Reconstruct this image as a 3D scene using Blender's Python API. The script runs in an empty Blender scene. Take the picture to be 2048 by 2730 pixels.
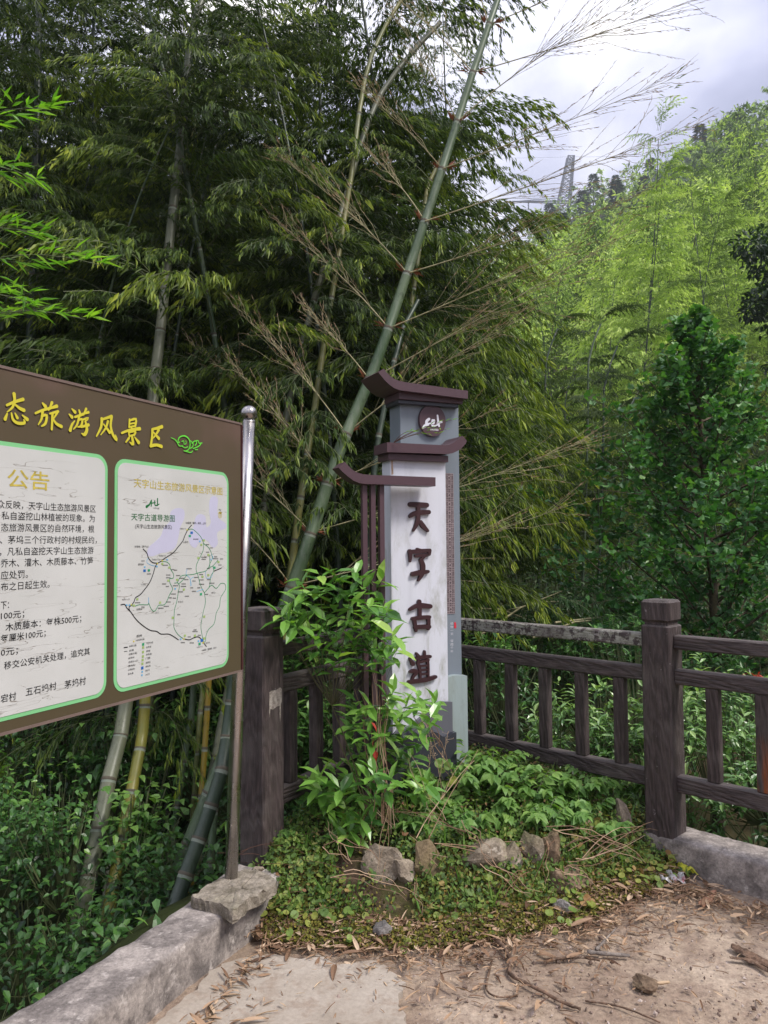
import bpy, math, random, time
import numpy as np
from mathutils import Vector, Matrix, Euler
random.seed(7); RNG=np.random.default_rng(11)
S=bpy.context.scene; COL=S.collection
# ------------------------------------------------------------------ camera, sky, sun, exposure
F=2050.0; CZ=1.55; PITCH=math.atan(85/F); ROLL=math.radians(-.5)
RM=Matrix.Rotation(math.pi/2+PITCH,3,'X')@Matrix.Rotation(ROLL,3,'Z')
cd=bpy.data.cameras.new('camera'); cam=bpy.data.objects.new('camera',cd); COL.objects.link(cam)
cam.matrix_world=Matrix.Translation((0,0,CZ))@RM.to_4x4()
cd.sensor_fit='VERTICAL'; cd.sensor_height=36; cd.lens=36*F/2730; cd.clip_start=.05; cd.clip_end=3000
S.camera=cam
SUN_EL=math.radians(52); SUN_AZ=math.radians(116)      # azimuth from +Y (view direction) towards +X is positive
w=bpy.data.worlds.new('World'); S.world=w; w.use_nodes=True; nt=w.node_tree; nt.nodes.clear()
def N(nt,t,**k):
    n=nt.nodes.new(t)
    for a,b in k.items():
        if a=='ins':
            for i,v in b.items(): n.inputs[i].default_value=v
        else: setattr(n,a,b)
    return n
def ramp(nt,fac,stops,interp='LINEAR'):
    r=N(nt,'ShaderNodeValToRGB'); r.color_ramp.interpolation=interp
    while len(r.color_ramp.elements)<len(stops): r.color_ramp.elements.new(.5)
    for e,(p,c) in zip(r.color_ramp.elements,stops): e.position=p; e.color=(*c,1) if len(c)==3 else c
    if fac is not None: nt.links.new(fac,r.inputs[0])
    return r
def build_world():
    L=nt.links.new
    out=N(nt,'ShaderNodeOutputWorld'); bg=N(nt,'ShaderNodeBackground',ins={1:.0525}); L(bg.outputs[0],out.inputs[0])
    sky=N(nt,'ShaderNodeTexSky',sky_type='NISHITA',sun_disc=False,sun_elevation=SUN_EL,sun_rotation=SUN_AZ,air_density=1.2,dust_density=2.5)
    tc=N(nt,'ShaderNodeTexCoord'); sp=N(nt,'ShaderNodeSeparateXYZ'); L(tc.outputs['Generated'],sp.inputs[0])
    # project the view direction on a cloud deck so that clouds stretch towards the horizon
    zz=N(nt,'ShaderNodeMath',operation='ADD',ins={1:.22}); L(sp.outputs[2],zz.inputs[0])
    zm=N(nt,'ShaderNodeMath',operation='MAXIMUM',ins={1:.08}); L(zz.outputs[0],zm.inputs[0])
    vd=N(nt,'ShaderNodeVectorMath',operation='DIVIDE'); cb=N(nt,'ShaderNodeCombineXYZ')
    for i in range(3): L(zm.outputs[0],cb.inputs[i])
    L(tc.outputs['Generated'],vd.inputs[0]); L(cb.outputs[0],vd.inputs[1])
    n1=N(nt,'ShaderNodeTexNoise',ins={'Scale':1.9,'Detail':7,'Roughness':.5,'Distortion':.35}); L(vd.outputs[0],n1.inputs['Vector'])
    n2=N(nt,'ShaderNodeTexNoise',ins={'Scale':4.5,'Detail':5,'Roughness':.5}); L(vd.outputs[0],n2.inputs['Vector'])
    mx=N(nt,'ShaderNodeMath',operation='MULTIPLY_ADD',ins={1:.35}); L(n2.outputs[0],mx.inputs[0]); L(n1.outputs[0],mx.inputs[2])
    r=ramp(nt,mx.outputs[0],[(.44,(2.9,3.05,4.5)),(.57,(4.1,4.25,5.9)),(.67,(5.9,6.0,7.5)),(.76,(8.2,8.2,9.2)),(.86,(13,12.4,11.2))])
    for e in r.color_ramp.elements: pass
    # overcast skies brighten towards the zenith
    g=N(nt,'ShaderNodeMath',operation='MULTIPLY_ADD',ins={1:1.7,2:.62},use_clamp=False); L(sp.outputs[2],g.inputs[0])
    gm=N(nt,'ShaderNodeMath',operation='MAXIMUM',ins={1:.5}); L(g.outputs[0],gm.inputs[0])
    sc=N(nt,'ShaderNodeVectorMath',operation='SCALE'); L(r.outputs[0],sc.inputs[0]); L(gm.outputs[0],sc.inputs['Scale'])
    mix=N(nt,'ShaderNodeMix',data_type='RGBA',ins={0:.93}); L(sky.outputs[0],mix.inputs[6]); L(sc.outputs[0],mix.inputs[7])
    L(mix.outputs[2],bg.inputs[0])
build_world()
sd=bpy.data.lights.new('sun','SUN'); sd.energy=2.1; sd.angle=math.radians(16); sd.color=(1,.95,.87)
sun=bpy.data.objects.new('sun',sd); COL.objects.link(sun)
sdir=Vector((math.sin(SUN_AZ)*math.cos(SUN_EL),math.cos(SUN_AZ)*math.cos(SUN_EL),math.sin(SUN_EL)))
sun.rotation_euler=sdir.to_track_quat('Z','Y').to_euler(); sun.location=(0,0,20)
S.view_settings.view_transform='Standard'; S.view_settings.look='None'; S.view_settings.gamma=1; S.view_settings.use_curve_mapping=False
S.view_settings.exposure=1.05
try:
    S.cycles.max_bounces=8; S.cycles.diffuse_bounces=3; S.cycles.transmission_bounces=4; S.cycles.transparent_max_bounces=8
except Exception: pass
# ------------------------------------------------------------------ pixel of the photograph -> point of the place
def ray(px,py): return RM@Vector(((px-1024)/F,(1365-py)/F,-1))
def PD(px,py,Y):
    d=ray(px,py); return Vector((0,0,CZ))+d*(Y/d.y)
def PZ(px,py,z):
    d=ray(px,py); return Vector((0,0,CZ))+d*((z-CZ)/d.z)
# ------------------------------------------------------------------ naming helpers
def tag(o,label=None,cat=None,group=None,kind=None):
    if label: o['label']=label
    if cat: o['category']=cat
    if group: o['group']=group
    if kind: o['kind']=kind
    return o
def empty(name,loc,label=None,cat=None,group=None,rz=0):
    o=bpy.data.objects.new(name,None); COL.objects.link(o); o.location=loc; o.rotation_euler=(0,0,rz); o.empty_display_size=.1
    return tag(o,label,cat,group)
def link(name,mesh,parent=None,loc=None):
    o=bpy.data.objects.new(name,mesh); COL.objects.link(o)
    if parent: o.parent=parent
    if loc is not None: o.location=loc
    return o
# ------------------------------------------------------------------ mesh accumulator
class MB:
    def __init__(s): s.v=[]; s.f=[]; s.n=0; s.a=[]
    def add(s,v,faces,val=.5,mat=0):
        v=np.asarray(v,dtype=np.float64).reshape(-1,3)
        if isinstance(faces,np.ndarray): fl=[faces]
        else:
            d={}
            for q in faces: d.setdefault(len(q),[]).append(q)
            fl=[np.array(x) for x in d.values()]
        for q in fl:
            if len(q): s.f.append((q+s.n,np.full(len(q),mat)))
        s.v.append(v); s.a.append(np.full(len(v),val) if np.isscalar(val) else np.asarray(val)); s.n+=len(v)
        return s
    def inst(s,tv,tf,M,T,val,mat=0):
        n=len(T); k=len(tv)
        if n==0: return s
        V=np.einsum('nij,kj->nki',M,tv)+T[:,None,:]
        fb=(np.asarray(tf)[None]+(np.arange(n)*k)[:,None,None]).reshape(-1,np.asarray(tf).shape[1])
        return s.add(V.reshape(-1,3),fb,np.repeat(val,k) if not np.isscalar(val) else val,mat)
    def arrays(s): return (np.concatenate(s.v),s.f,np.concatenate(s.a))
    def absorb(s,arr,R=None,t=(0,0,0),sc=1,dv=0):
        v,f,a=arr
        vv=v*sc
        if R is not None: vv=vv@np.asarray(R).T
        for q,m in f: s.f.append((q+s.n,m))
        s.v.append(vv+np.asarray(t)); s.a.append(np.clip(a+dv,0,1)); s.n+=len(v)
    def mesh(s,name,mats,smooth=False):
        V=np.concatenate(s.v); me=bpy.data.meshes.new(name)
        me.vertices.add(len(V)); me.vertices.foreach_set('co',V.astype(np.float32).ravel())
        li=np.concatenate([q.ravel() for q,_ in s.f]); lt=np.concatenate([np.full(len(q),q.shape[1]) for q,_ in s.f])
        mi=np.concatenate([m for _,m in s.f])
        me.loops.add(len(li)); me.loops.foreach_set('vertex_index',li.astype(np.int32))
        me.polygons.add(len(lt)); me.polygons.foreach_set('loop_start',np.concatenate([[0],np.cumsum(lt)[:-1]]).astype(np.int32))
        me.polygons.foreach_set('material_index',mi.astype(np.int32))
        me.polygons.foreach_set('use_smooth',np.full(len(lt),bool(smooth)))
        at=me.attributes.new('v','FLOAT','POINT'); at.data.foreach_set('value',np.concatenate(s.a).astype(np.float32))
        me.update(calc_edges=True)
        for m in (mats if isinstance(mats,(list,tuple)) else [mats]): me.materials.append(m)
        return me
    def build(s,name,mats,parent=None,loc=None,smooth=False):
        return link(name,s.mesh(name,mats,smooth),parent,loc)
def box(mb,a,b,M=None,val=.5,mat=0,bev=0):
    a=np.array(a,float); b=np.array(b,float)
    if bev<=0:
        v=np.array([[(a,b)[i][0],(a,b)[j][1],(a,b)[k][2]] for i in (0,1) for j in (0,1) for k in (0,1)])
        f=[(0,1,3,2),(4,6,7,5),(0,4,5,1),(2,3,7,6),(0,2,6,4),(1,5,7,3)]
    else:
        v=[];c=(a+b)/2;h=(b-a)/2
        for sx in (-1,1):
            for sy in (-1,1):
                for sz in (-1,1):
                    s_=np.array([sx,sy,sz])
                    for ax in range(3):
                        e=h-bev; e=e.copy(); e[ax]=h[ax]; v.append(c+s_*e)
        v=np.array(v)
        def ix(sx,sy,sz,ax): return (((sx>0)*4+(sy>0)*2+(sz>0))*3+ax)
        f=[]
        for ax in range(3):
            o1,o2=[(1,2),(2,0),(0,1)][ax]
            for s0 in (-1,1):
                q=[]
                for p,r_ in ((-1,-1),(1,-1),(1,1),(-1,1)):
                    s=[0,0,0]; s[ax]=s0; s[o1]=p; s[o2]=r_; q.append(ix(*s,ax))
                f.append(tuple(q if s0>0 else q[::-1]))
        for ax in range(3):
            o1,o2=[(1,2),(2,0),(0,1)][ax]
            for p in (-1,1):
                for r_ in (-1,1):
                    q=[]
                    for s0,fx in ((-1,o1),(1,o1),(1,o2),(-1,o2)):
                        s=[0,0,0]; s[ax]=s0; s[o1]=p; s[o2]=r_; q.append(ix(*s,fx))
                    f.append(tuple(q if p*r_<0 else q[::-1]))
        for sx in (-1,1):
            for sy in (-1,1):
                for sz in (-1,1):
                    q=[ix(sx,sy,sz,0),ix(sx,sy,sz,1),ix(sx,sy,sz,2)]
                    f.append(tuple(q if sx*sy*sz>0 else q[::-1]))
    if M is not None: v=np.array([M@Vector(p) for p in v])
    mb.add(v,f,val,mat); return mb
def frames(P):
    P=np.asarray(P,float); T=np.gradient(P,axis=0); T/=np.linalg.norm(T,axis=1)[:,None]+1e-12
    r=np.array([0,0,1.]) if abs(T[0][2])<.9 else np.array([1.,0,0])
    A=[];B=[]
    for t in T:
        a=np.cross(t,r); a/=np.linalg.norm(a)+1e-12; b=np.cross(a,t); A.append(a);B.append(b); r=b
    return T,np.array(A),np.array(B)
def tube(mb,P,R,k=6,val=.5,mat=0,cap=True,mats=None,jit=0):
    P=np.asarray(P,float); n=len(P); R=np.full(n,R) if np.isscalar(R) else np.asarray(R)
    T,A,B=frames(P); th=np.arange(k)*2*math.pi/k
    V=P[:,None]+R[:,None,None]*(np.cos(th)[None,:,None]*A[:,None]+np.sin(th)[None,:,None]*B[:,None])
    if jit: V=V+RNG.normal(0,jit,V.shape)
    i=np.arange(n-1)[:,None]*k; j=np.arange(k)[None]; j2=(j+1)%k
    q=np.stack([i+j,i+j2,i+k+j2,i+k+j],-1)
    base=mb.n; mb.v.append(V.reshape(-1,3)); mb.a.append(np.full(n*k,val) if np.isscalar(val) else np.repeat(val,k)); mb.n+=n*k
    if mats is None: mb.f.append((q.reshape(-1,4)+base,np.full((n-1)*k,mat)))
    else: mb.f.append((q.reshape(-1,4)+base,np.repeat(np.asarray(mats),k)))
    if cap and k>=3:
        mb.f.append((np.array([list(range(k))[::-1]])+base,np.array([mat]))); mb.f.append((np.array([[ (n-1)*k+x for x in range(k)]])+base,np.array([mat])))
    return mb
def lathe(mb,prof,k=20,c=(0,0,0),val=.5,mat=0):
    pr=np.array(prof,float); th=np.arange(k)*2*math.pi/k; n=len(pr)
    V=np.stack([pr[:,0][:,None]*np.cos(th),pr[:,0][:,None]*np.sin(th),np.repeat(pr[:,1][:,None],k,1)],-1)+np.array(c)
    i=np.arange(n-1)[:,None]*k; j=np.arange(k)[None]; j2=(j+1)%k
    mb.add(V.reshape(-1,3),np.stack([i+j,i+j2,i+k+j2,i+k+j],-1).reshape(-1,4),val,mat)
def earclip(P):
    P=[tuple(p) for p in P]; idx=list(range(len(P)))
    area=sum(P[i-1][0]*P[i][1]-P[i][0]*P[i-1][1] for i in range(len(P)))
    if area<0: idx=idx[::-1]
    out=[]; guard=0
    cr=lambda a,b,c:(b[0]-a[0])*(c[1]-a[1])-(b[1]-a[1])*(c[0]-a[0])
    while len(idx)>3 and guard<2000:
        guard+=1; ok=False
        for i in range(len(idx)):
            a,b,c=idx[i-1],idx[i],idx[(i+1)%len(idx)]
            if cr(P[a],P[b],P[c])<=1e-14: continue
            if any(cr(P[a],P[b],P[x])>=-1e-15 and cr(P[b],P[c],P[x])>=-1e-15 and cr(P[c],P[a],P[x])>=-1e-15 for x in idx if x not in (a,b,c)): continue
            out.append((a,b,c)); idx.pop(i); ok=True; break
        if not ok: out.append((idx[0],idx[1],idx[2])); idx.pop(1)
    out.append(tuple(idx)); return out
def prism(mb,poly,w0,w1,fr,val=.5,mat=0):
    """polygon in (u,z) extruded from w0 (front) to w1 (back); fr maps (u,w,z) to the place"""
    n=len(poly); area=sum(poly[i-1][0]*poly[i][1]-poly[i][0]*poly[i-1][1] for i in range(n))
    if area<0: poly=poly[::-1]
    v=[fr(u,w0,z) for u,z in poly]+[fr(u,w1,z) for u,z in poly]
    tr=earclip(poly)
    f=[t for t in tr]+[tuple(x+n for x in t[::-1]) for t in tr]+[(i,i+n,(i+1)%n+n,(i+1)%n) for i in range(n)]
    mb.add(v,f,val,mat)
def ribbon(pts,wid,cap=4):
    """outline polygon of a brush stroke"""
    P=[Vector(p) for p in pts]; n=len(P)
    if isinstance(wid,(int,float)): wid=[wid]*n
    if len(wid)!=n: wid=list(np.interp(np.linspace(0,1,n),np.linspace(0,1,len(wid)),wid))
    L=[];R=[]
    for i in range(n):
        d=(P[min(i+1,n-1)]-P[max(i-1,0)]); d.normalize(); nn=Vector((-d.y,d.x))*wid[i]/2
        L.append(P[i]+nn); R.append(P[i]-nn)
    def arc(c,d,r):
        a0=math.atan2(d.y,d.x); return [c+Vector((math.cos(a0+t),math.sin(a0+t)))*r for t in np.linspace(math.pi/2,-math.pi/2,cap+2)[1:-1]]
    d1=(P[-1]-P[-2]).normalized(); d0=(P[0]-P[1]).normalized()
    return [tuple(p) for p in L+arc(P[-1],d1,wid[-1]/2)+R[::-1]+arc(P[0],d0,wid[0]/2)]
def smooth_pts(pts,m=3):
    if len(pts)<3: return [tuple(p) for p in pts]
    P=[Vector(p) for p in pts]; out=[]
    for i in range(len(P)-1):
        a=P[max(i-1,0)];b=P[i];c=P[i+1];d=P[min(i+2,len(P)-1)]
        for k in range(m):
            t=k/m; out.append(tuple(.5*((2*b)+(c-a)*t+(2*a-5*b+4*c-d)*t*t+(3*b-a-3*c+d)*t**3)))
    out.append(tuple(P[-1])); return out
# ------------------------------------------------------------------ materials
def mat(name,rough=.6,spec=.5,metal=0):
    m=bpy.data.materials.new(name); m.use_nodes=True; t=m.node_tree; b=t.nodes['Principled BSDF']
    b.inputs['Roughness'].default_value=rough; b.inputs['Specular IOR Level'].default_value=spec; b.inputs['Metallic'].default_value=metal
    return m,t,b,t.links.new
def noise(t,vec,scale,detail=4,rough=.55,dist=0,vs=None):
    n=N(t,'ShaderNodeTexNoise',ins={'Scale':scale,'Detail':detail,'Roughness':rough,'Distortion':dist})
    if vec is not None:
        if vs:
            mp=N(t,'ShaderNodeMapping'); mp.inputs['Scale'].default_value=vs; t.links.new(vec,mp.inputs[0]); t.links.new(mp.outputs[0],n.inputs['Vector'])
        else: t.links.new(vec,n.inputs['Vector'])
    return n.outputs[0]
def mixc(t,fac,a,b,mode='MIX'):
    m=N(t,'ShaderNodeMix',data_type='RGBA',blend_type=mode)
    for i,x in ((0,fac),(6,a),(7,b)):
        if isinstance(x,(int,float)): m.inputs[i].default_value=x
        elif isinstance(x,tuple): m.inputs[i].default_value=(*x,1)
        else: t.links.new(x,m.inputs[i])
    return m.outputs[2]
def bump(t,b,h,strength=.3,dist=.01):
    n=N(t,'ShaderNodeBump',ins={'Strength':strength,'Distance':dist}); t.links.new(h,n.inputs['Height']); t.links.new(n.outputs[0],b.inputs['Normal'])
def pos(t): return N(t,'ShaderNodeNewGeometry').outputs['Position']
def objc(t): return N(t,'ShaderNodeTexCoord').outputs['Object']
def mth(t,op,a,b=None,c=None,clamp=False):
    m=N(t,'ShaderNodeMath',operation=op,use_clamp=clamp)
    for i,x in enumerate((a,b,c)):
        if x is None: continue
        if isinstance(x,(int,float)): m.inputs[i].default_value=x
        else: t.links.new(x,m.inputs[i])
    return m.outputs[0]
def flat(name,c,rough=.6,spec=.4,metal=0,var=.12,sc=9):
    m,t,b,L=mat(name,rough,spec,metal)
    n=noise(t,objc(t),sc,5)
    r=ramp(t,n,[(.3,tuple(x*(1-var) for x in c)),(.7,tuple(min(1,x*(1+var)) for x in c))]); L(r.outputs[0],b.inputs[0]); return m
def leafmat(name,stops,rough=.42,trans=.3,spec=.5,rnd=.25,back=None):
    m,t,b,L=mat(name,rough,spec)
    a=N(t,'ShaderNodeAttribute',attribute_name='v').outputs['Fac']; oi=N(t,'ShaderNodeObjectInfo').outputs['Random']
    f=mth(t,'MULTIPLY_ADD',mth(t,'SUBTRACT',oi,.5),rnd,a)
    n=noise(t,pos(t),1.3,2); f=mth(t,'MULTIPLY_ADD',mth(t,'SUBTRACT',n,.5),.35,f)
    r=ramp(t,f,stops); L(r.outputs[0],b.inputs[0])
    out=t.nodes['Material Output']
    if trans>0:
        tr=N(t,'ShaderNodeBsdfTranslucent'); br=N(t,'ShaderNodeMix',data_type='RGBA',blend_type='MULTIPLY',ins={0:1.0,7:(1.6,1.8,.6,1)}); L(r.outputs[0],br.inputs[6]); L(br.outputs[2],tr.inputs[0])
        mx=N(t,'ShaderNodeMixShader',ins={0:trans}); L(b.outputs[0],mx.inputs[1]); L(tr.outputs[0],mx.inputs[2]); L(mx.outputs[0],out.inputs[0])
    return m
def stone_mat(name,base,dark,moss=None,scale=14,rough=.9,light=None,bs=.5,bd=.006):
    m,t,b,L=mat(name,rough,.2); p=pos(t)
    n1=noise(t,p,scale,8,.65); n2=noise(t,p,scale*.25,3); n3=noise(t,p,scale*9,3,.7)
    c=mixc(t,ramp(t,n1,[(.40,(0,0,0)),(.62,(1,1,1))]).outputs[0],dark,base)
    if light: c=mixc(t,ramp(t,noise(t,p,scale*2.2,6,.7),[(.56,(0,0,0)),(.68,(.8,.8,.8))]).outputs[0],c,light)
    if moss: c=mixc(t,ramp(t,n2,[(.5,(0,0,0)),(.68,(.85,.85,.85))]).outputs[0],c,moss)
    c=mixc(t,.5,c,ramp(t,n3,[(.3,(.35,.35,.35)),(.5,(.95,.95,.95)),(.72,(1.5,1.5,1.5))]).outputs[0],'MULTIPLY')
    L(c,b.inputs[0]); bump(t,b,mth(t,'MULTIPLY_ADD',n3,.35,n1),bs,bd); return m
# fence timber: moulded concrete painted dark brown with a wood grain
def timber(name,flake=.69,lichen=0):
    m,t,b,L=mat(name,.62,.35); oc=objc(t)
    g0_=noise(t,oc,9,6,.6,.6,(5,5,.55)); g=mth(t,'MULTIPLY_ADD',mth(t,'SUBTRACT',noise(t,oc,30,4,.7,.3,(6,6,.35)),.5),1.1,g0_); wv=N(t,'ShaderNodeTexWave',wave_type='RINGS',ins={'Scale':7.0,'Distortion':14,'Detail':4,'Detail Scale':.9})
    mp=N(t,'ShaderNodeMapping'); mp.inputs['Scale'].default_value=(2.6,2.6,.45); mp.inputs['Location'].default_value=(.3,.2,.1); L(oc,mp.inputs[0]); L(mp.outputs[0],wv.inputs['Vector'])
    c=mixc(t,ramp(t,g,[(.3,(0,0,0)),(.7,(1,1,1))]).outputs[0],(.036,.027,.026),(.098,.074,.072))
    c=mixc(t,mth(t,'MULTIPLY',wv.outputs[1] if len(wv.outputs)>1 else wv.outputs[0],.35),c,(.020,.014,.014))
    fl=ramp(t,noise(t,pos(t),38,5,.72),[(flake,(0,0,0)),(flake+.03,(1,1,1))]).outputs[0]
    c=mixc(t,mth(t,'MULTIPLY',fl,.8),c,(.34,.31,.32))
    if lichen:
        l2=ramp(t,noise(t,pos(t),26,7,.75),[(.47,(0,0,0)),(.52,(1,1,1))]).outputs[0]
        nz=N(t,'ShaderNodeSeparateXYZ'); L(pos(t),nz.inputs[0])
        c=mixc(t,mth(t,'MULTIPLY',l2,lichen),c,(.33,.33,.28))
    ge=N(t,'ShaderNodeNewGeometry').outputs['Pointiness']
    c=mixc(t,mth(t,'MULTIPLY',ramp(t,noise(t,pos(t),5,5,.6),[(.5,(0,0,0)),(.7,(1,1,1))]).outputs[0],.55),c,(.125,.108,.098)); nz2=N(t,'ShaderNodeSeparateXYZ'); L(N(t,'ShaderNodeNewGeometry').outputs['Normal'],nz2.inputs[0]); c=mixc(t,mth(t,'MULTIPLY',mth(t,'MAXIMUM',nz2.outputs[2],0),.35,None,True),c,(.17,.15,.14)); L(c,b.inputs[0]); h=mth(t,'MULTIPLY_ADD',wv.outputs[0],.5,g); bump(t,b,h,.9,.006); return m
M_timber=timber('timber_brown'); M_rusty=timber('timber_rusty'); M_timber_lichen=timber('timber_lichen',.58,.8); M_timber_flaky=timber('timber_flaky',.655)
M_conc=stone_mat('curb_concrete',(.37,.325,.295),(.155,.135,.125),None,9,.9,(.50,.45,.415),.9,.006)
def _rust():
    t=M_rusty.node_tree; b=t.nodes['Principled BSDF']; src=b.inputs[0].links[0].from_socket; s=N(t,'ShaderNodeSeparateXYZ'); t.links.new(pos(t),s.inputs[0])
    lo=ramp(t,s.outputs[2],[(.50,(1,1,1)),(.70,(0,0,0))]).outputs[0]; st=ramp(t,noise(t,pos(t),30,5,.6,0,(1,1,.12)),[(.42,(0,0,0)),(.6,(1,1,1))]).outputs[0]
    t.links.new(mixc(t,mth(t,'MULTIPLY',lo,st),src,(.26,.07,.018)),b.inputs[0])
_rust()
M_ped=stone_mat('pedestal_stone',(.33,.285,.235),(.14,.12,.09),(.12,.12,.05),14,.9,None,.9,.01)
M_rock=stone_mat('rock_grey',(.31,.255,.195),(.12,.095,.07),(.10,.105,.03),11,.92,(.46,.40,.33),.9,.012)
M_rock2=stone_mat('rock_brown',(.27,.19,.13),(.11,.075,.05),(.11,.10,.035),10,.92,None,.9,.012)
M_rock_blue=stone_mat('rock_blue',(.29,.265,.25),(.12,.11,.105),None,16,.9,(.46,.43,.41),.9,.008)
# ------------------------------------------------------------------ the lie of the land
LCp,LCd=Vector((-.80,3.0)),Vector((.34,.94)).normalized()
LFp,LFd=Vector((-.561,3.516)),Vector((.53,.848)).normalized()
RFp,RFd=Vector((1.354,3.79)),Vector((.714,-.70)).normalized()
def nrm_out(d,s): return Vector((-d.y,d.x))*s
nLC,nLF,nRF=nrm_out(LCd,1),nrm_out(LFd,1),nrm_out(RFd,1)
def isect(p,d,q,e):
    den=d.x*e.y-d.y*e.x; t=((q.x-p.x)*e.y-(q.y-p.y)*e.x)/den; return p+d*t
CORNER=isect(LFp,LFd,RFp,RFd)
def outside(x,y):
    a=(x-LCp.x)*nLC.x+(y-LCp.y)*nLC.y; b=(x-LFp.x)*nLF.x+(y-LFp.y)*nLF.y; c=(x-RFp.x)*nRF.x+(y-RFp.y)*nRF.y
    return np.maximum(np.maximum(a,b),c)
def sst(a,b,x): t=np.clip((x-a)/(b-a),0,1); return t*t*(3-2*t)
def wav(x,y,f,s=0): return np.sin(x*f+s)*np.cos(y*f*1.13+s*1.7)+.5*np.sin(x*f*2.3+y*f*1.1+s*3)
def terrain(x,y):
    x=np.asarray(x,float); y=np.asarray(y,float); s=outside(x,y)-.12; d=np.hypot(x,y)
    val=np.interp(d,[0,6,10,16,22,30],[-1.25,-1.35,-1.0,.1,1.2,2.2])+.08*wav(x,y,.9)
    near=-.07+(val+.07)*sst(0,1.9,s)
    az=np.degrees(np.arctan2(x,y))
    e=np.interp(az,[-60,-30,-12,3,10,18,26,34,60],[.17,.19,.22,.29,.37,.425,.475,.53,.56])
    hill=e*(d-24)*1.10*(1+.05*np.sin(az*.21+d*.02)+.03*np.sin(az*.5+1))
    far=np.where(d>235,e*232*(1-.0+0*d)-(d-235)*.25,hill)
    front=sst(-40,10,y)
    out=np.where(d>27,np.maximum(near,near+sst(27,40,d)*(far-near))*front+near*(1-front),near)
    return out
def build_ground():
    rs=[.4*1.042**i for i in range(172)]; rs=[r for r in rs if r<430]; k=200; mb=MB()
    th=np.arange(k)*2*math.pi/k; R=np.array(rs)
    X=R[:,None]*np.sin(th); Y=R[:,None]*np.cos(th)+.0; Z=terrain(X,Y)
    Z=np.where(outside(X,Y)>.15,Z+.05*wav(X,Y,3.1,1),Z)
    V=np.stack([X,Y,Z],-1).reshape(-1,3); n=len(rs)
    i=np.arange(n-1)[:,None]*k; j=np.arange(k)[None]; j2=(j+1)%k
    q=np.stack([i+j,i+k+j,i+k+j2,i+j2],-1).reshape(-1,4)
    mb.add(V,q); mb.add([[0,0,-.07]]+[list(V[a]) for a in range(k)],[(0,a+1,(a+1)%k+1) for a in range(k)])
    m,t,b,L=mat('hillside_soil',.95,.1); p=pos(t)
    n1=noise(t,p,.35,6); n2=noise(t,p,6,5)
    c=ramp(t,n1,[(.35,(.020,.028,.010)),(.5,(.035,.045,.014)),(.62,(.06,.042,.024)),(.7,(.09,.055,.034))]).outputs[0]
    c=mixc(t,.5,c,ramp(t,n2,[(.3,(.5,.5,.5)),(.7,(1.3,1.3,1.3))]).outputs[0],'MULTIPLY'); L(c,b.inputs[0]); bump(t,b,n2,.6,.05)
    o=mb.build('ground',m,smooth=True); tag(o,kind='structure')
build_ground()
def mat_dirt():
    m,t,b,L=mat('trodden_earth',.95,.15); p=pos(t)
    a=noise(t,p,1.1,5,.6); g=noise(t,p,55,5,.75); f=noise(t,p,9,6,.65)
    vo=N(t,'ShaderNodeTexVoronoi',ins={'Scale':85.0}); L(p,vo.inputs['Vector'])
    c=ramp(t,a,[(.32,(.225,.168,.125)),(.5,(.32,.245,.185)),(.68,(.44,.355,.28))]).outputs[0]
    c=mixc(t,mth(t,'MULTIPLY',ramp(t,f,[(.42,(1,1,1)),(.56,(0,0,0))]).outputs[0],.5),c,(.165,.112,.088))
    c=mixc(t,.75,c,ramp(t,g,[(.3,(.55,.52,.5)),(.5,(1,1,1)),(.72,(1.45,1.42,1.38))]).outputs[0],'MULTIPLY')
    c=mixc(t,mth(t,'MULTIPLY',ramp(t,vo.outputs['Distance'],[(.12,(1,1,1)),(.22,(0,0,0))]).outputs[0],.3),c,(.44,.36,.31))
    L(c,b.inputs[0]); bump(t,b,mth(t,'MULTIPLY_ADD',f,1.3,g),.85,.007); return m
def mat_slab():
    m,t,b,L=mat('worn_slab',.88,.2); p=pos(t)
    a=noise(t,p,2.3,6,.6); g=noise(t,p,70,4,.7); s=noise(t,p,13,6,.7)
    c=ramp(t,a,[(.3,(.27,.225,.18)),(.5,(.345,.295,.245)),(.7,(.40,.35,.30))]).outputs[0]
    c=mixc(t,ramp(t,s,[(.50,(0,0,0)),(.66,(.8,.8,.8))]).outputs[0],c,(.25,.19,.145))
    c=mixc(t,.5,c,ramp(t,g,[(.3,(.7,.7,.7)),(.7,(1.25,1.25,1.25))]).outputs[0],'MULTIPLY')
    L(c,b.inputs[0]); bump(t,b,g,.35,.003); return m
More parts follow.
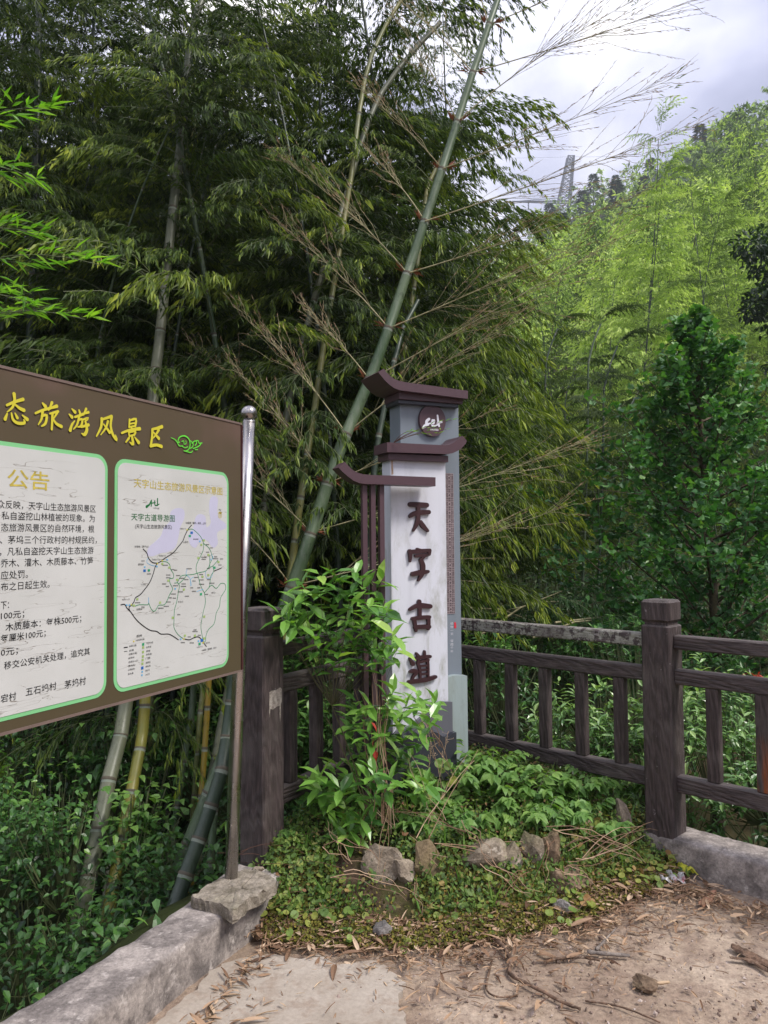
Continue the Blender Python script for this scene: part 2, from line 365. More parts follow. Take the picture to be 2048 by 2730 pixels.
def build_pavement():
    # the trodden yard between the two curbs, gently uneven
    xs=np.concatenate([np.linspace(-9,-1.4,12),np.linspace(-1.35,2.6,100),np.linspace(2.8,14,14)]); ys=np.concatenate([np.linspace(-12,1,14),np.linspace(1.05,4.9,100)])
    X,Y=np.meshgrid(xs,ys); s=outside(X,Y); 
    Z=.006*wav(X,Y,2.0)+.004*wav(X,Y,6,2)+RNG.normal(0,.0012,X.shape)
    nx=len(xs); idx=lambda a,b_:a*nx+b_
    q=[(idx(a,b_),idx(a,b_+1),idx(a+1,b_+1),idx(a+1,b_)) for a in range(len(ys)-1) for b_ in range(nx-1) if s[a:a+2,b_:b_+2].max()<-.02 and Y[a,b_]<4.4]
    mb=MB(); mb.add(np.stack([X,Y,Z-.012],-1).reshape(-1,3),np.array(q)); o=mb.build('pavement',mat_dirt(),smooth=True); tag(o,kind='structure')
    # old concrete slab showing through the earth
    c=[PZ(x,y,0) for x,y in [(392,2760),(455,2700),(520,2640),(575,2585),(640,2560),(720,2548),(800,2560),(850,2548),(905,2575),(990,2566),(1040,2590),(1075,2625),(1062,2665),(1085,2720),(1080,2790),(1050,2900),(760,2980),(420,2900)]]
    P=smooth_pts([(p.x,p.y) for p in c]+[(c[0].x,c[0].y)],5)[:-1]; P=[(x+.006*math.sin(i*2.1)+random.uniform(-.006,.006),y+random.uniform(-.006,.006)) for i,(x,y) in enumerate(P)]
    mb=MB(); mb.add([(x,y,.006) for x,y in P]+[(x,y,-.02) for x,y in P],earclip(P)+[(i,(i+1)%len(P),(i+1)%len(P)+len(P),i+len(P)) for i in range(len(P))])
    o=mb.build('concrete_slab',mat_slab()); tag(o,kind='structure')
build_pavement()
def curb(name,inner,outer,h,label,bottom=-.4):
    """low wall with an uneven bevelled top; inner / outer are polylines"""
    mb=MB(); a=smooth_pts(inner,8); b=smooth_pts(outer,8); n=len(a); k=[]
    prof=[(0,bottom),(0,.02),(0,h*.5),(.0,h-.022),(.02,h-.005),(.05,h),(.3,h+.003),(.55,h),(.8,h-.002),(.95,h-.006),(.98,h-.02),(1,h-.1),(1,bottom-1.2)]
    V=[]
    for i in range(n):
        A=Vector(a[i]);B=Vector(b[i])
        for j,(f,z) in enumerate(prof):
            f2=f+(.0 if f in(0,1) else random.uniform(-.015,.015))
            p=A.lerp(B,f2); jit=.0022
            V.append((p.x+random.gauss(0,jit),p.y+random.gauss(0,jit),z+random.gauss(0,jit)))
    m=len(prof); Q=[(i*m+j,(i+1)*m+j,(i+1)*m+j+1,i*m+j+1) for i in range(n-1) for j in range(m-1)]
    mb.add(V,Q); mb.add([V[j] for j in range(m)],[tuple(range(m))]); mb.add([V[(n-1)*m+j] for j in range(m)],[tuple(range(m))[::-1]])
    o=mb.build(name,M_conc,smooth=True); tag(o,label,'curb'); 
    me=o.data
    return o
zt=.147
inL=[PZ(289,2676,zt),PZ(430,2564,zt),PZ(574,2459,zt),PZ(718,2358,zt),PZ(752,2328,zt)]
outL=[PZ(0,2715,zt),PZ(260,2555,zt),PZ(425,2452,zt),PZ(560,2350,zt),PZ(630,2300,zt)]
d0=(inL[0]-inL[1]).normalized(); d1=(outL[0]-outL[1]).normalized()
curb('concrete_curb',[tuple((inL[0]+d0*2.5+Vector((-.12,0,0)))[:2]),tuple((inL[0]+d0*.6)[:2])]+[tuple(p[:2]) for p in inL],
  [tuple((inL[0]+d0*2.5+Vector((-.42,.08,0)))[:2]),tuple((outL[0]+d1*.45)[:2])]+[tuple(p[:2]) for p in outL],zt,'low weathered grey concrete curb running below the notice board towards the viewer')
inR=[PZ(1700,2212,zt),PZ(1767,2230,zt),PZ(1905,2268,zt),PZ(2048,2306,zt)]; outR=[PZ(1750,2170,zt),PZ(1813,2193,zt),PZ(1925,2224,zt),PZ(2048,2255,zt)]
e0=(inR[3]-inR[2]).normalized()
curb('concrete_curb',[tuple(p[:2]) for p in inR]+[tuple((inR[3]+e0*1.2)[:2]),tuple((inR[3]+e0*4)[:2])],[tuple(p[:2]) for p in outR]+[tuple((outR[3]+e0*1.2)[:2]),tuple((outR[3]+e0*4)[:2])],zt,'short concrete curb under the wooden railing beyond its tall post')
# ------------------------------------------------------------------ railing
def beam(name,A,B,w_,h_,mat_,parent,bev=.006,hint=Vector((0,0,1)),label=None):
    A=Vector(A);B=Vector(B); z=(B-A); Ln=z.length; z.normalize()
    if abs(z.z)>.9: y=hint if abs(hint.z)<.5 else Vector((0,1,0)); x=y.cross(z).normalized(); y=z.cross(x)
    else: y=Vector((0,0,1)); x=y.cross(z).normalized(); y=z.cross(x)
    mb=MB(); box(mb,(-w_/2,-h_/2,0),(w_/2,h_/2,Ln),bev=bev)
    o=mb.build(name,mat_); M=Matrix((x,y,z)).transposed().to_4x4(); M.translation=A
    if parent: o.parent=parent; o.matrix_local=Matrix.Translation(-parent.location)@M
    else: o.matrix_world=M
    if label: o['label']=label
    return o
def railing():
    root=empty('wooden_railing',(CORNER.x,CORNER.y,.1),'dark brown timber grain railing with square posts turning a corner behind the white monument','railing')
    def post(x,y,d,lab=None,matp=M_timber):
        hh=Vector((d.x,d.y,0)).normalized(); w_=.145; h2=.128
        p=beam('post',(x,y,-.25),(x,y,1.145),w_,w_,matp,root,.008,hh,lab)
        n=beam('neck',(x,y,1.143),(x,y,1.160),w_-.030,w_-.030,matp,root,.001,hh)
        c=beam('post_cap',(x,y,1.159),(x,y,1.266),w_,w_,matp,root,.012,hh)
        for q,zz in ((n,1.143),(c,1.159)): q.parent=p; q.matrix_local=Matrix.Translation((0,0,zz+.25))
        return p
    post(LFp.x,LFp.y,LFd,'post with a pale scraped patch on its face')
    post(RFp.x,RFp.y,RFd,'post with paint flaking off its edge',M_timber_flaky); post(CORNER.x,CORNER.y,RFd)
    for k,d,p in ((1,RFd,RFp),): post(p.x+d.x*1.62,p.y+d.y*1.62,d)
    Lr=(RFp-CORNER).length; Ll=(LFp-CORNER).length
    def seg(p,q,lich=False):
        d=(q-p).normalized(); a=p+d*.07; b=q-d*.07; off=Vector((0,0))
        for zc,hh,m_ in ((1.065,.066,M_timber_lichen if lich else M_timber),(.90,.072,M_timber),(.392,.078,M_timber)):
            beam('rail',(a.x,a.y,zc),(b.x,b.y,zc),.062,hh,m_,root,.006,label='rail blotched with pale lichen' if (lich and zc>1) else None)
    seg(LFp,CORNER); seg(CORNER,RFp,True); seg(RFp,RFp+RFd*1.62)
    hl=Vector((LFd.x,LFd.y,0)); hr=Vector((RFd.x,RFd.y,0))
    for t in (.20,.405,.602,.797,.993,1.19):
        p=LFp+LFd*t
        if t<Ll-.12: beam('baluster',(p.x,p.y,.432),(p.x,p.y,.863),.05,.058,M_timber,root,.004,hl)
    for s in (.189,.3756,.5645,.7537,.9439,1.132):
        p=RFp-RFd*(s*1.186)
        beam('baluster',(p.x,p.y,.432),(p.x,p.y,.863),.05,.058,M_timber,root,.004,hr)
    for s in (.206,.391,.58,.77,.96,1.15):
        p=RFp+RFd*(s*1.186)
        o=beam('baluster',(p.x,p.y,.432),(p.x,p.y,.863),.05,.058,M_rusty if s==.391 else M_timber,root,.004,hr,'baluster with orange rust streaks running down' if s==.391 else None)
    # pale scraped patch on the near post
    m=stone_mat('scraped_patch',(.42,.38,.34),(.2,.17,.15),None,40,.9)
    n=Vector((LFd.y,-LFd.x)); c=LFp+n*.0735
    def fr(u,w_,z): p=c+LFd*u+n*w_; return (p.x-root.location.x,p.y-root.location.y,z-root.location.z)
    mb=MB(); P=[(-.036,.985),(-.02,.99),(.01,.988),(.04,.995),(.052,.985),(.05,.93),(.045,.92),(.043,.875),(.038,.84),(.034,.88),(.036,.915),(.01,.912),(-.01,.905),(-.028,.91),(-.033,.87),(-.037,.90)]
    P=[(u,z-.09) for u,z in P]
    mb.add([fr(u,.001,z) for u,z in P],[t for t in earclip(P)]); mb.build('scraped_patch',m,root)
railing()
# ------------------------------------------------------------------ notice board
BA=PD(642,1460,3.08); BB=PD(0,1460,2.065); BA.z=BB.z=0
BU=(BA-BB).normalized(); BN=Vector((BU.y,-BU.x,0))          # BN points at the viewer
if BN.dot(-BA)<0: BN=-BN
def BP(px,py,off=0):
    """pixel -> (u,z) on the board face, u along BU measured from its right hand edge"""
    d=ray(px,py); o=Vector((0,0,CZ)); t=((BA+BN*off-o).dot(BN))/d.dot(BN); p=o+d*t; return ((p-BA).dot(BU),p.z)
def bfr(u,w_,z): p=BA+BU*u+BN*w_; return (p.x,p.y,z)     # w_ positive = towards the viewer
_r=[BP(652,1137),BP(632,1788),BP(0,978),BP(0,1955)]
bz1=(_r[0][1]+_r[2][1])/2; bz0=(_r[1][1]+_r[3][1])/2; print('board',_r)
def notice_board():
    root=empty('notice_board',(BA.x,BA.y,.2),'large brown tourist notice board with gold title and white panels on steel poles','notice board')
    W=2.25; fr=lambda u,w_,z:tuple(Vector(bfr(u,w_,z))-root.location)
    # vinyl skin: brown, slightly paler and reddish to the top
    m,t,b,L=mat('brown_vinyl',.55,.35); p=pos(t); sx=N(t,'ShaderNodeSeparateXYZ'); L(p,sx.inputs[0])
    f=mth(t,'ADD',mth(t,'MULTIPLY_ADD',sx.outputs[2],1.1,-1.9),mth(t,'MULTIPLY_ADD',noise(t,p,2.2,3),1.6,-.6),clamp=True)
    c=ramp(t,f,[(.0,(.078,.060,.032)),(.55,(.088,.064,.040)),(1,(.15,.088,.078))]).outputs[0]
    sc=ramp(t,noise(t,p,30,6,.8,0,(1,1,7)),[(.66,(0,0,0)),(.72,(1,1,1))]).outputs[0]; c=mixc(t,mth(t,'MULTIPLY',sc,.22),c,(.4,.34,.3))
    L(c,b.inputs[0])
    edge=flat('board_edge',(.16,.115,.10),.5); 
    mb=MB(); prism(mb,[(-W,bz0),(0,bz0),(0,bz1),(-W,bz1)],0,-.05,fr); mb.build('board',m,root)
    mb=MB()
    prism(mb,[(-W-.004,bz1),(.004,bz1),(.004,bz1+.008),(-W-.004,bz1+.008)],.003,-.053,fr)
    prism(mb,[(-W-.004,bz0-.008),(.004,bz0-.008),(.004,bz0),(-W-.004,bz0)],.003,-.053,fr)
    mb.build('edge_trim',edge,root)
    mb=MB(); prism(mb,[(0.001,bz0),(.010,bz0+.0),(.009,bz1),(.001,bz1)],.004,-.05,fr); mb.build('folded_edge',flat('wine_edge',(.06,.018,.02),.4),root)
    # white cracked panels with a green border
    gm=flat('green_border',(.20,.52,.235),.5,.4,0,.06,4)
    pm,t,b,L=mat('cracked_panel',.5,.35); p=pos(t)
    # frame along the board for the hairline cracks
    dv=N(t,'ShaderNodeVectorMath',operation='DOT_PRODUCT'); L(p,dv.inputs[0]); dv.inputs[1].default_value=tuple(BU)
    sx=N(t,'ShaderNodeSeparateXYZ'); L(p,sx.inputs[0]); cb=N(t,'ShaderNodeCombineXYZ'); L(mth(t,'MULTIPLY',dv.outputs['Value'],6.5),cb.inputs[0]); L(mth(t,'MULTIPLY',sx.outputs[2],46),cb.inputs[1])
    nn=N(t,'ShaderNodeTexNoise',ins={'Scale':1.0,'Detail':2.5,'Roughness':.5,'Distortion':.4}); L(cb.outputs[0],nn.inputs['Vector'])
    cr=ramp(t,mth(t,'ABSOLUTE',mth(t,'SUBTRACT',nn.outputs[0],.5)),[(0,(1,1,1)),(.003,(.8,.8,.8)),(.008,(0,0,0))]).outputs[0]
    gate=ramp(t,noise(t,cb.outputs[0],.45,2),[(.5,(0,0,0)),(.58,(1,1,1))]).outputs[0]
    base=ramp(t,noise(t,p,3.5,4),[(.3,(.47,.475,.46)),(.7,(.55,.555,.545))]).outputs[0]
    crk=mth(t,'MULTIPLY',cr,mth(t,'MULTIPLY',gate,.8)); c=mixc(t,crk,base,(.14,.11,.08)); L(c,b.inputs[0])
    bump(t,b,crk,.4,-.003)
    def rrect(u0,z0,u1,z1,r,k=6):
        out=[]
        for cx,cz,a0 in ((u1-r,z1-r,0),(u0+r,z1-r,90),(u0+r,z0+r,180),(u1-r,z0+r,270)):
            out+= [(cx+r*math.cos(math.radians(a0+90*i/k)),cz+r*math.sin(math.radians(a0+90*i/k))) for i in range(k+1)]
        return out
    q=lambda x,y:(x*.4746,950+y*.4746)
    def uz(x,y): return BP(*q(x,y))
    # corner coordinates taken on the face
    rt=uz(1300,700); rb=uz(1265,1720); lt=uz(668,640); lb=uz(612,1800); topL=uz(720,578); topR=uz(1265,655); botL=uz(660,1893); botR=uz(1215,1752)
    u1=(rt[0]+rb[0])/2; u0=(lt[0]+lb[0])/2; z1=(topL[1]+topR[1])/2; z0=(botL[1]+botR[1])/2
    lr=uz(625,640); lrb=uz(573,1830); ul1=(lr[0]+lrb[0])/2; ltz=uz(0,480)[1]*.4+uz(570,550)[1]*.6; lbz=uz(0,2052)[1]*.4+uz(520,1925)[1]*.6
    wP=(u1-u0); print('panels',u0,u1,z0,z1,ul1,ltz,lbz)
    for i,(a,b_,c_,d_) in enumerate(((u0,z0,u1,z1),(ul1-.95,lbz,ul1,ltz))):
        mb=MB(); prism(mb,rrect(a,b_,c_,d_,.045),.0015,-.001,fr); g=mb.build('panel_border',gm,root)
        mb=MB(); prism(mb,rrect(a+.012,b_+.012,c_-.012,d_-.012,.036),.003,.0005,fr); mb.build('printed_panel',pm,root)
    # --- print
    gold=flat('gold_print',(.56,.50,.04),.5,.4,0,.08); gold2=flat('faded_gold_print',(.47,.38,.07),.5,.4,0,.3,60)
    black=flat('black_print',(.012,.012,.014),.6,.3); dgreen=flat('dark_green_print',(.012,.12,.035),.6,.3); lime=flat('lime_print',(.12,.60,.05),.5)
    blue=flat('blue_print',(.02,.12,.42),.5); lblue=flat('light_blue_print',(.12,.38,.62),.5); lake=flat('lake_print',(.47,.465,.60),.5,.3,0,.04); mgreen=flat('map_green_print',(.02,.20,.08),.6); pale=flat('pale_green_print',(.30,.42,.14),.6); cream=flat('cream_print',(.50,.49,.36),.5)
    lay=[.0036]
    def strokes(name,lst,mt,conv,scale,off=None,sm=3):
        mb=MB(); w_=off or .0036
        for k,(pts,wd) in enumerate(lst):
            P=[conv(*p_) for p_ in smooth_pts(pts,sm)]
            ww=[x*scale for x in (wd if isinstance(wd,(list,tuple)) else [wd])]
            if len(ww)==1: ww=ww*len(P)
            poly=ribbon(P,ww); prism(mb,poly,w_+k*.00004,w_-.0004,fr)
        return mb.build(name,mt,root)
    q5=lambda x,y:BP(x*.3376,1000+y*.3376)
    s5=.3376/1.0
    def sc_at(px): # metres per photo pixel at that place of the board
        a=BP(px,1400); b_=BP(px,1401); return abs(a[1]-b_[1])
    T=[  # brush strokes of the six title characters
     ([([(105,150),(112,218)],[22,14]),([(48,238),(110,212),(176,192)],[14,16,20]),([(108,205),(92,255),(50,292)],[20,14,6]),([(112,232),(148,262),(182,278)],[10,18,22]),([(50,305),(34,348)],[10,20]),([(84,302),(96,352),(135,380),(186,378),(182,352)],[10,16,18,18,8]),([(112,302),(130,338)],[8,18]),([(170,318),(208,350)],[8,22])],30),
     ([([(330,222),(352,248)],[10,22]),([(274,302),(330,278),(390,262)],[12,14,16]),([(330,285),(322,345),(296,392)],[18,14,6]),([(322,325),(362,318),(352,382),(322,404)],[12,16,16,8]),([(404,218),(378,280)],[18,6]),([(392,262),(442,246)],[12,20]),([(388,305),(452,288)],[10,16]),([(408,305),(402,428)],[16,14]),([(444,300),(412,352)],[14,6]),([(404,330),(436,382),(478,406)],[8,16,20])],380),
     ([([(562,268),(586,292)],[8,20]),([(540,310),(562,332)],[8,20]),([(548,436),(562,392),(584,362)],[20,14,6]),([(618,278),(626,302)],[10,16]),([(586,332),(654,308)],[12,16]),([(620,322),(602,392),(574,428)],[16,12,6]),([(614,356),(644,350),(634,402),(606,410)],[10,14,14,6]),([(674,268),(652,312)],[16,6]),([(654,306),(692,294)],[10,16]),([(650,352),(690,340),(664,368)],[10,14,8]),([(668,368),(680,430),(662,470),(640,462)],[12,20,20,8]),([(636,410),(692,394)],[12,18])],610),
     ([([(798,346),(792,410),(756,484)],[20,16,8]),([(798,352),(876,326)],[12,18]),([(876,328),(868,400),(886,472),(916,512),(906,474)],[18,16,18,18,6]),([(846,366),(828,420),(790,472)],[16,12,6]),([(812,388),(860,452)],[8,20])],830),
     ([([(1018,352),(1014,412)],[14,12]),([(1018,360),(1068,348),(1062,404)],[10,16,14]),([(1018,386),(1062,378)],9),([(1016,410),(1062,402)],10),([(1030,412),(1040,428)],12),([(956,458),(1020,434),(1098,424)],[12,14,20]),([(1010,448),(1016,484)],12),([(1012,452),(1064,442),(1052,476)],[10,16,12]),([(1018,482),(1054,472)],10),([(1036,484),(1044,546),(1018,530)],[16,20,6]),([(1012,498),(988,530)],[14,8]),([(1058,492),(1088,532)],[8,22])],1020),
     ([([(1196,428),(1236,420),(1274,408)],[12,16,20]),([(1248,432),(1226,470),(1202,500)],[18,12,6]),([(1206,452),(1248,500)],[8,20]),([(1198,432),(1194,500),(1184,560)],[18,16,16]),([(1184,560),(1230,552),(1270,564)],[18,16,20])],1220)]
    for st,cx in T:
        k=sc_at(cx*.3376)*.3376; strokes('gold_character',st,gold,q5,k*1.45)
    k=sc_at(495)*.3376
    strokes('scroll_ornament',[([(1345,494),(1375,508),(1395,530),(1412,530)],[4,9,9]),([(1400,520),(1412,492),(1450,480),(1484,502),(1496,545),(1484,588),(1462,600)],[9,10,11,11,10,8]),([(1396,535),(1412,560),(1440,558)],[9,9,6]),([(1430,525),(1446,520),(1448,545),(1464,540),(1462,520)],7),([(1430,560),(1456,575),(1478,566)],7),([(1448,598),(1470,604),(1500,612),(1515,600)],8),([(1500,520),(1520,545),(1512,570),(1490,580)],8),([(1510,540),(1535,520),(1548,535),(1535,556)],8),([(1545,518),(1560,520),(1566,538),(1590,536)],8),([(1520,580),(1545,572),(1566,560),(1580,545)],8),([(1535,590),(1555,588)],7)],lime,q5,k)
    # printed characters from the built-in fallback face
    def text(name,s,mt,p0,p1,h,conv,off=.0037,bold=0,squash=None):
        """fit the words s between the photo places p0 and p1 (left and right end, mid height); h = height in photo units at p0"""
        cu=bpy.data.curves.new(name,'FONT'); cu.body=s; cu.resolution_u=2; cu.offset=bold
        ob=bpy.data.objects.new(name,cu); me=bpy.data.meshes.new_from_object(ob); bpy.data.objects.remove(ob)
        a=Vector(conv(*p0)); b_=Vector(conv(*p1)); c_=Vector(conv(p0[0],p0[1]-h/2)); d_=Vector(conv(p0[0],p0[1]+h/2)); H=abs(c_.y-d_.y)
        vs=np.zeros(len(me.vertices)*3); me.vertices.foreach_get('co',vs); vs=vs.reshape(-1,3)
        x0,x1=vs[:,0].min(),vs[:,0].max(); y0,y1=vs[:,1].min(),vs[:,1].max(); yc=.38
        sx_=(b_.x-a.x)/(x1-x0); sy=H/.92
        fs=[tuple(pl.vertices) for pl in me.polygons]
        V=[fr(a.x+(x-x0)*sx_,off,a.y+(b_.y-a.y)*(x-x0)/(x1-x0)*0+(y-yc)*sy) for x,y,_ in vs]
        bpy.data.meshes.remove(me); mb=MB(); mb.add(V,fs); return mb.build(name,mt,root)
    # rows of the notice on the left panel (places read in the photograph, q5 units)
    text('notice_title','公告',gold2,(52,812),(384,830),150,q5,bold=.008)
    rows=[('众反映，天字山生态旅游风景区',-28,750,1018,1050),('私自盗挖山林植被的现象。为',6,742,1108,1134),('态旅游风景区的自然环境，根',2,738,1202,1217),('、茅坞三个行政村的村规民约，',-8,758,1300,1303),('，凡私自盗挖天字山生态旅游',-8,732,1394,1388),('乔木、灌木、木质藤本、竹笋',0,728,1486,1472),('应处罚。',0,215,1580,1576),('布之日起生效。',0,386,1672,1664)]
    for s,x0,x1,ya,yb in rows:
        yc=(ya+yb)/2
        text('notice_line',s,black,(x0,ya),(x1,yb),66,q5)
    q1=lambda x,y:BP(x*.4746,950+y*.4746)
    for s,x0,x1,ya,hh in (('下：',0,46,1398,46),('100元；',0,132,1458,44),('木质藤本：每株500元；',26,452,1522,46),('每厘米100元；',0,252,1586,44),('0元；',0,96,1664,44),('移交公安机关处理，追究其',18,500,1738,44),('宕村',0,86,1924,46),('五石坞村',140,312,1886,46),('茅坞村',358,478,1846,46)):
        text('notice_line',s,black,(x0,ya),(x1,ya),hh,q1,bold=.004)
    # ---- map panel, q4 units
    q4=lambda x,y:BP(300+x*.2894,1220+y*.2894); k=sc_at(470)*.2894
    text('map_title','天字山生态旅游风景区示意图',gold2,(190,232),(1006,308),82,q4,bold=.004)
    def blob(name,pts,mt,off): 
        P=smooth_pts([q4(*p_) for p_ in pts]+[q4(*pts[0])],4)[:-1]; mb=MB(); prism(mb,P,off,off-.0003,fr); return mb.build(name,mt,root)
    blob('map_lake',[(310,900),(325,830),(380,780),(440,720),(470,640),(520,590),(530,500),(590,465),(650,480),(655,560),(620,640),(600,740),(570,830),(500,870),(440,880),(360,910)],lake,.00325)
    blob('map_lake',[(690,720),(740,640),(760,550),(800,520),(850,545),(860,640),(900,600),(885,500),(890,390),(925,355),(965,380),(960,480),(975,560),(1030,600),(1040,650),(960,690),(965,790),(920,830),(860,760),(800,770),(760,830),(710,800)],lake,.00325)
    strokes('map_logo',[([(308,452),(335,432)],[26,14]),([(330,440),(352,395)],14),([(352,395),(350,446)],12),([(348,420),(388,414)],9),([(382,398),(386,440),(412,436)],11),([(408,378),(408,440)],12),([(396,440),(424,428)],8)],dgreen,q4,k)
    text('map_caption','天字山道',black,(370,465),(424,468),16,q4)
    text('map_heading','天字古道导游图',dgreen,(165,545),(566,562),66,q4,bold=.004)
    text('map_heading','(天字山生态旅游风景区)',black,(200,632),(540,650),40,q4)
    text('map_compass','N',black,(974,480),(992,480),22,q4)
    strokes('map_compass',[([(970,510),(984,500),(998,512),(998,545),(984,556),(970,545),(970,510)],4),([(984,512),(978,546)],5),([(984,512),(992,546)],5)],gold2,q4,k)
    roads=[[(722,622),(690,660),(660,720),(640,770),(600,820),(560,870),(520,900),(470,930),(440,955),(410,972)],[(276,842),(310,880),(325,925),(360,965),(405,972)],[(405,972),(385,1010),(365,1080),(335,1150),(300,1200),(250,1260),(205,1290),(190,1330),(165,1360),(145,1380),(150,1405)],[(70,1356),(105,1352),(125,1385),(160,1420),(210,1490),(270,1545),(340,1590),(400,1600),(440,1625),(510,1625),(560,1650),(600,1678)],[(650,1668),(700,1678),(740,1660),(780,1650),(810,1670),(830,1700),(858,1740)],[(930,1045),(965,1030),(996,1018)]]
    [strokes('map_road',[(r,8)],black,q4,k*1.05,.0038+i_*.00004) for i_,r in enumerate(roads)]
    trails=[[(680,668),(725,658),(770,690),(810,735),(832,790),(830,850),(800,920),(770,980),(765,1040),(780,1080),(800,1160),(820,1210),(840,1245)],[(832,790),(880,830),(905,880),(912,930),(890,980),(880,1010),(850,1045),(790,1060),(740,1075),(690,1080),(640,1085),(615,1105),(590,1150),(565,1155)],[(450,955),(490,960),(520,985),(530,1030),(555,1070),(552,1110),(520,1115),(525,1160),(548,1210),(520,1260),(500,1310),(470,1355),(420,1360),(395,1400),(370,1415),(345,1385),(325,1335),(320,1355),(240,1355),(200,1368),(165,1362)],[(590,1150),(610,1180),(600,1240),(585,1330),(565,1400),(560,1500),(560,1565),(590,1620),(620,1650),(650,1668)],[(600,1165),(640,1130),(680,1080)],[(840,1245),(850,1330),(830,1420),(815,1500),(808,1560),(820,1640),(830,1690)],[(840,1245),(880,1200),(910,1175),(950,1205),(990,1160),(1030,1165),(1035,1215),(990,1290),(980,1370),(950,1430),(930,1530),(880,1580),(855,1640),(850,1690),(830,1700)],[(880,1010),(915,1000),(965,945)],[(890,900),(890,1000)],[(920,1000),(925,1050),(900,1090),(890,1170),(880,1200)]]
    [strokes('map_trail',[(r,5.5)],mgreen,q4,k*1.1,.0036+i_*.00002) for i_,r in enumerate(trails)]
    _ms=strokes('map_stream',[([(320,930),(310,965),(350,990),(400,1000)],4),([(680,1030),(672,1075),(705,1110),(720,1170),(712,1178),(715,1120),(740,1100)],4),([(850,1050),(860,1110),(905,1100),(915,1060)],4),([(905,895),(920,920),(900,945),(890,915)],5),([(770,1235),(800,1222),(830,1215)],4),([(325,1290),(328,1340)],5)],lblue,q4,k); _ms['kind']='stuff'
    # little symbols
    def squares(name,ps,mt,s=20,off=.0040):
        mb=MB()
        for (x,y) in ps:
            a=q4(x-s/2,y-s/2); b_=q4(x+s/2,y+s/2); prism(mb,[(a[0],b_[1]),(b_[0],b_[1]),(b_[0],a[1]),(a[0],a[1])],off,off-.0003,fr)
        o=mb.build(name,mt,root); o['kind']='stuff'; return o
    squares('map_symbol',[(288,1041),(722,692),(815,1683),(267,1937)],blue,22); squares('map_symbol',[(328,1038),(705,722),(932,1014),(808,1258),(795,1716),(275,1720)],flat('sign_green',(.03,.30,.14),.5),20)
    squares('map_symbol',[(221,1304),(431,1335),(508,1132),(516,1012),(588,1125),(784,925),(812,803),(834,762),(877,895),(970,962),(876,1082),(822,1097),(650,1215),(838,1465),(548,1475),(838,1665),(273,1830),(271,1864),(268,1898),(275,1748),(274,1790),(452,978),(660,1640),(190,1362),(752,1640)],pale,18)
    squares('map_symbol',[(450,950),(405,975),(680,665),(650,1670),(828,1705),(165,1355),(188,1692)],gold,11,.0042)
    squares('map_symbol',[(124,1358),(148,1358),(402,1003),(290,1008),(497,940),(798,772),(620,1672),(785,1690),(266,1972),(264,2003),(571,1208)],lblue,13)
    for s,x0,x1,y,h in (('104国道（湖州，南京，上海）',668,855,600,20),('妙新线（莫干山）',196,324,820,20),('古道出入口',420,482,905,14),('古道出入口',358,424,940,14),('古道出入口',612,668,654,13),('里阳村',228,282,984,18),('山茅村',645,690,778,18),('丫头岭',252,300,1170,16),('牛头山',596,642,1330,17),('狮子山',905,940,1246,15),('剑峰山',212,262,1398,18),('石门',388,418,1430,14),('104国道（德清城，杭州）',815,950,1776,17),('茅坞村',850,890,1710,16),('古道出入口',768,822,1748,12),('竹海入口',80,150,1310,14),('图例',215,262,1645,22),('古道名称位置',205,286,1684,16),
       ('村级公路',145,213,1738,18),('古道',145,188,1778,18),('支路(小道)',142,218,1812,18),('自然村',140,193,1848,18),('古道出入口',138,222,1884,18),('景点(区)',138,200,1920,18),('山峰(岭)',136,198,1955,18),('溪水潭',134,184,1994,18),
       ('竹海小店',304,366,1710,18),('古井泉',302,350,1748,18),('亭廊',302,340,1784,18),('凉亭(廊)',300,354,1816,18),('门楼',298,340,1850,18),('观景台',298,342,1890,18),('停车场',296,342,1926,18),('出口',294,332,1962,18),('入口',292,332,2000,18)):
        text('map_word',s,black,(x0,y),(x1,y),h,q4,.0041,bold=.003)
    strokes('map_key',[([(100,1750),(130,1746)],9),([(100,1786),(128,1783)],4)],black,q4,k)
    mb=MB(); rr=np.random.default_rng(3)
    # faint dot rows of unreadable captions beside the paths
    for (x,y) in [(762,750),(870,800),(905,830),(872,870),(945,912),(945,930),(838,918),(835,935),(1000,932),(985,988),(880,1020),(765,1102),(810,1075),(815,1125),(880,1122),(745,1135),(815,1165),(910,1155),(725,1198),(790,1198),(745,1230),(650,1162),(632,1110),(675,1122),(600,1085),(508,1080),(508,1105),(470,1162),(500,1185),(575,1178),(648,1185),(620,1235),(555,1255),(528,1290),(565,1293),(680,1275),(510,1328),(490,1368),(440,1385),(275,1375),(225,1335),(550,1030),(575,1035),(480,990),(700,1022),(605,1445),(702,1650),(795,1635),(755,1585),(755,1600),(725,1705),(642,1702),(275,950),(330,1070),(860,1258)]:
        n=rr.integers(3,6)
        for j in range(n):
            a=q4(x-n*5+j*10,y-5); b_=q4(x-n*5+j*10+7,y+5)
            for u_ in (0,.5): prism(mb,[(a[0],b_[1]+(a[1]-b_[1])*u_),(b_[0],b_[1]+(a[1]-b_[1])*u_),(b_[0],b_[1]+(a[1]-b_[1])*(u_+.28)),(a[0],b_[1]+(a[1]-b_[1])*(u_+.28))],.0039,.0036,fr)
    mb.build('map_captions',black,root)['kind']='stuff'
    # poles
    steel,t,b,L=mat('brushed_steel',.22,.5,1.0); c=ramp(t,noise(t,pos(t),6,5,.6,0,(1,1,.15)),[(.35,(.30,.28,.27)),(.65,(.62,.60,.60))]).outputs[0]; L(c,b.inputs[0])
    rr_=ramp(t,noise(t,pos(t),14,4),[(.3,(.16,.16,.16)),(.7,(.42,.42,.42))]).outputs[0]; L(rr_,b.inputs['Roughness'])
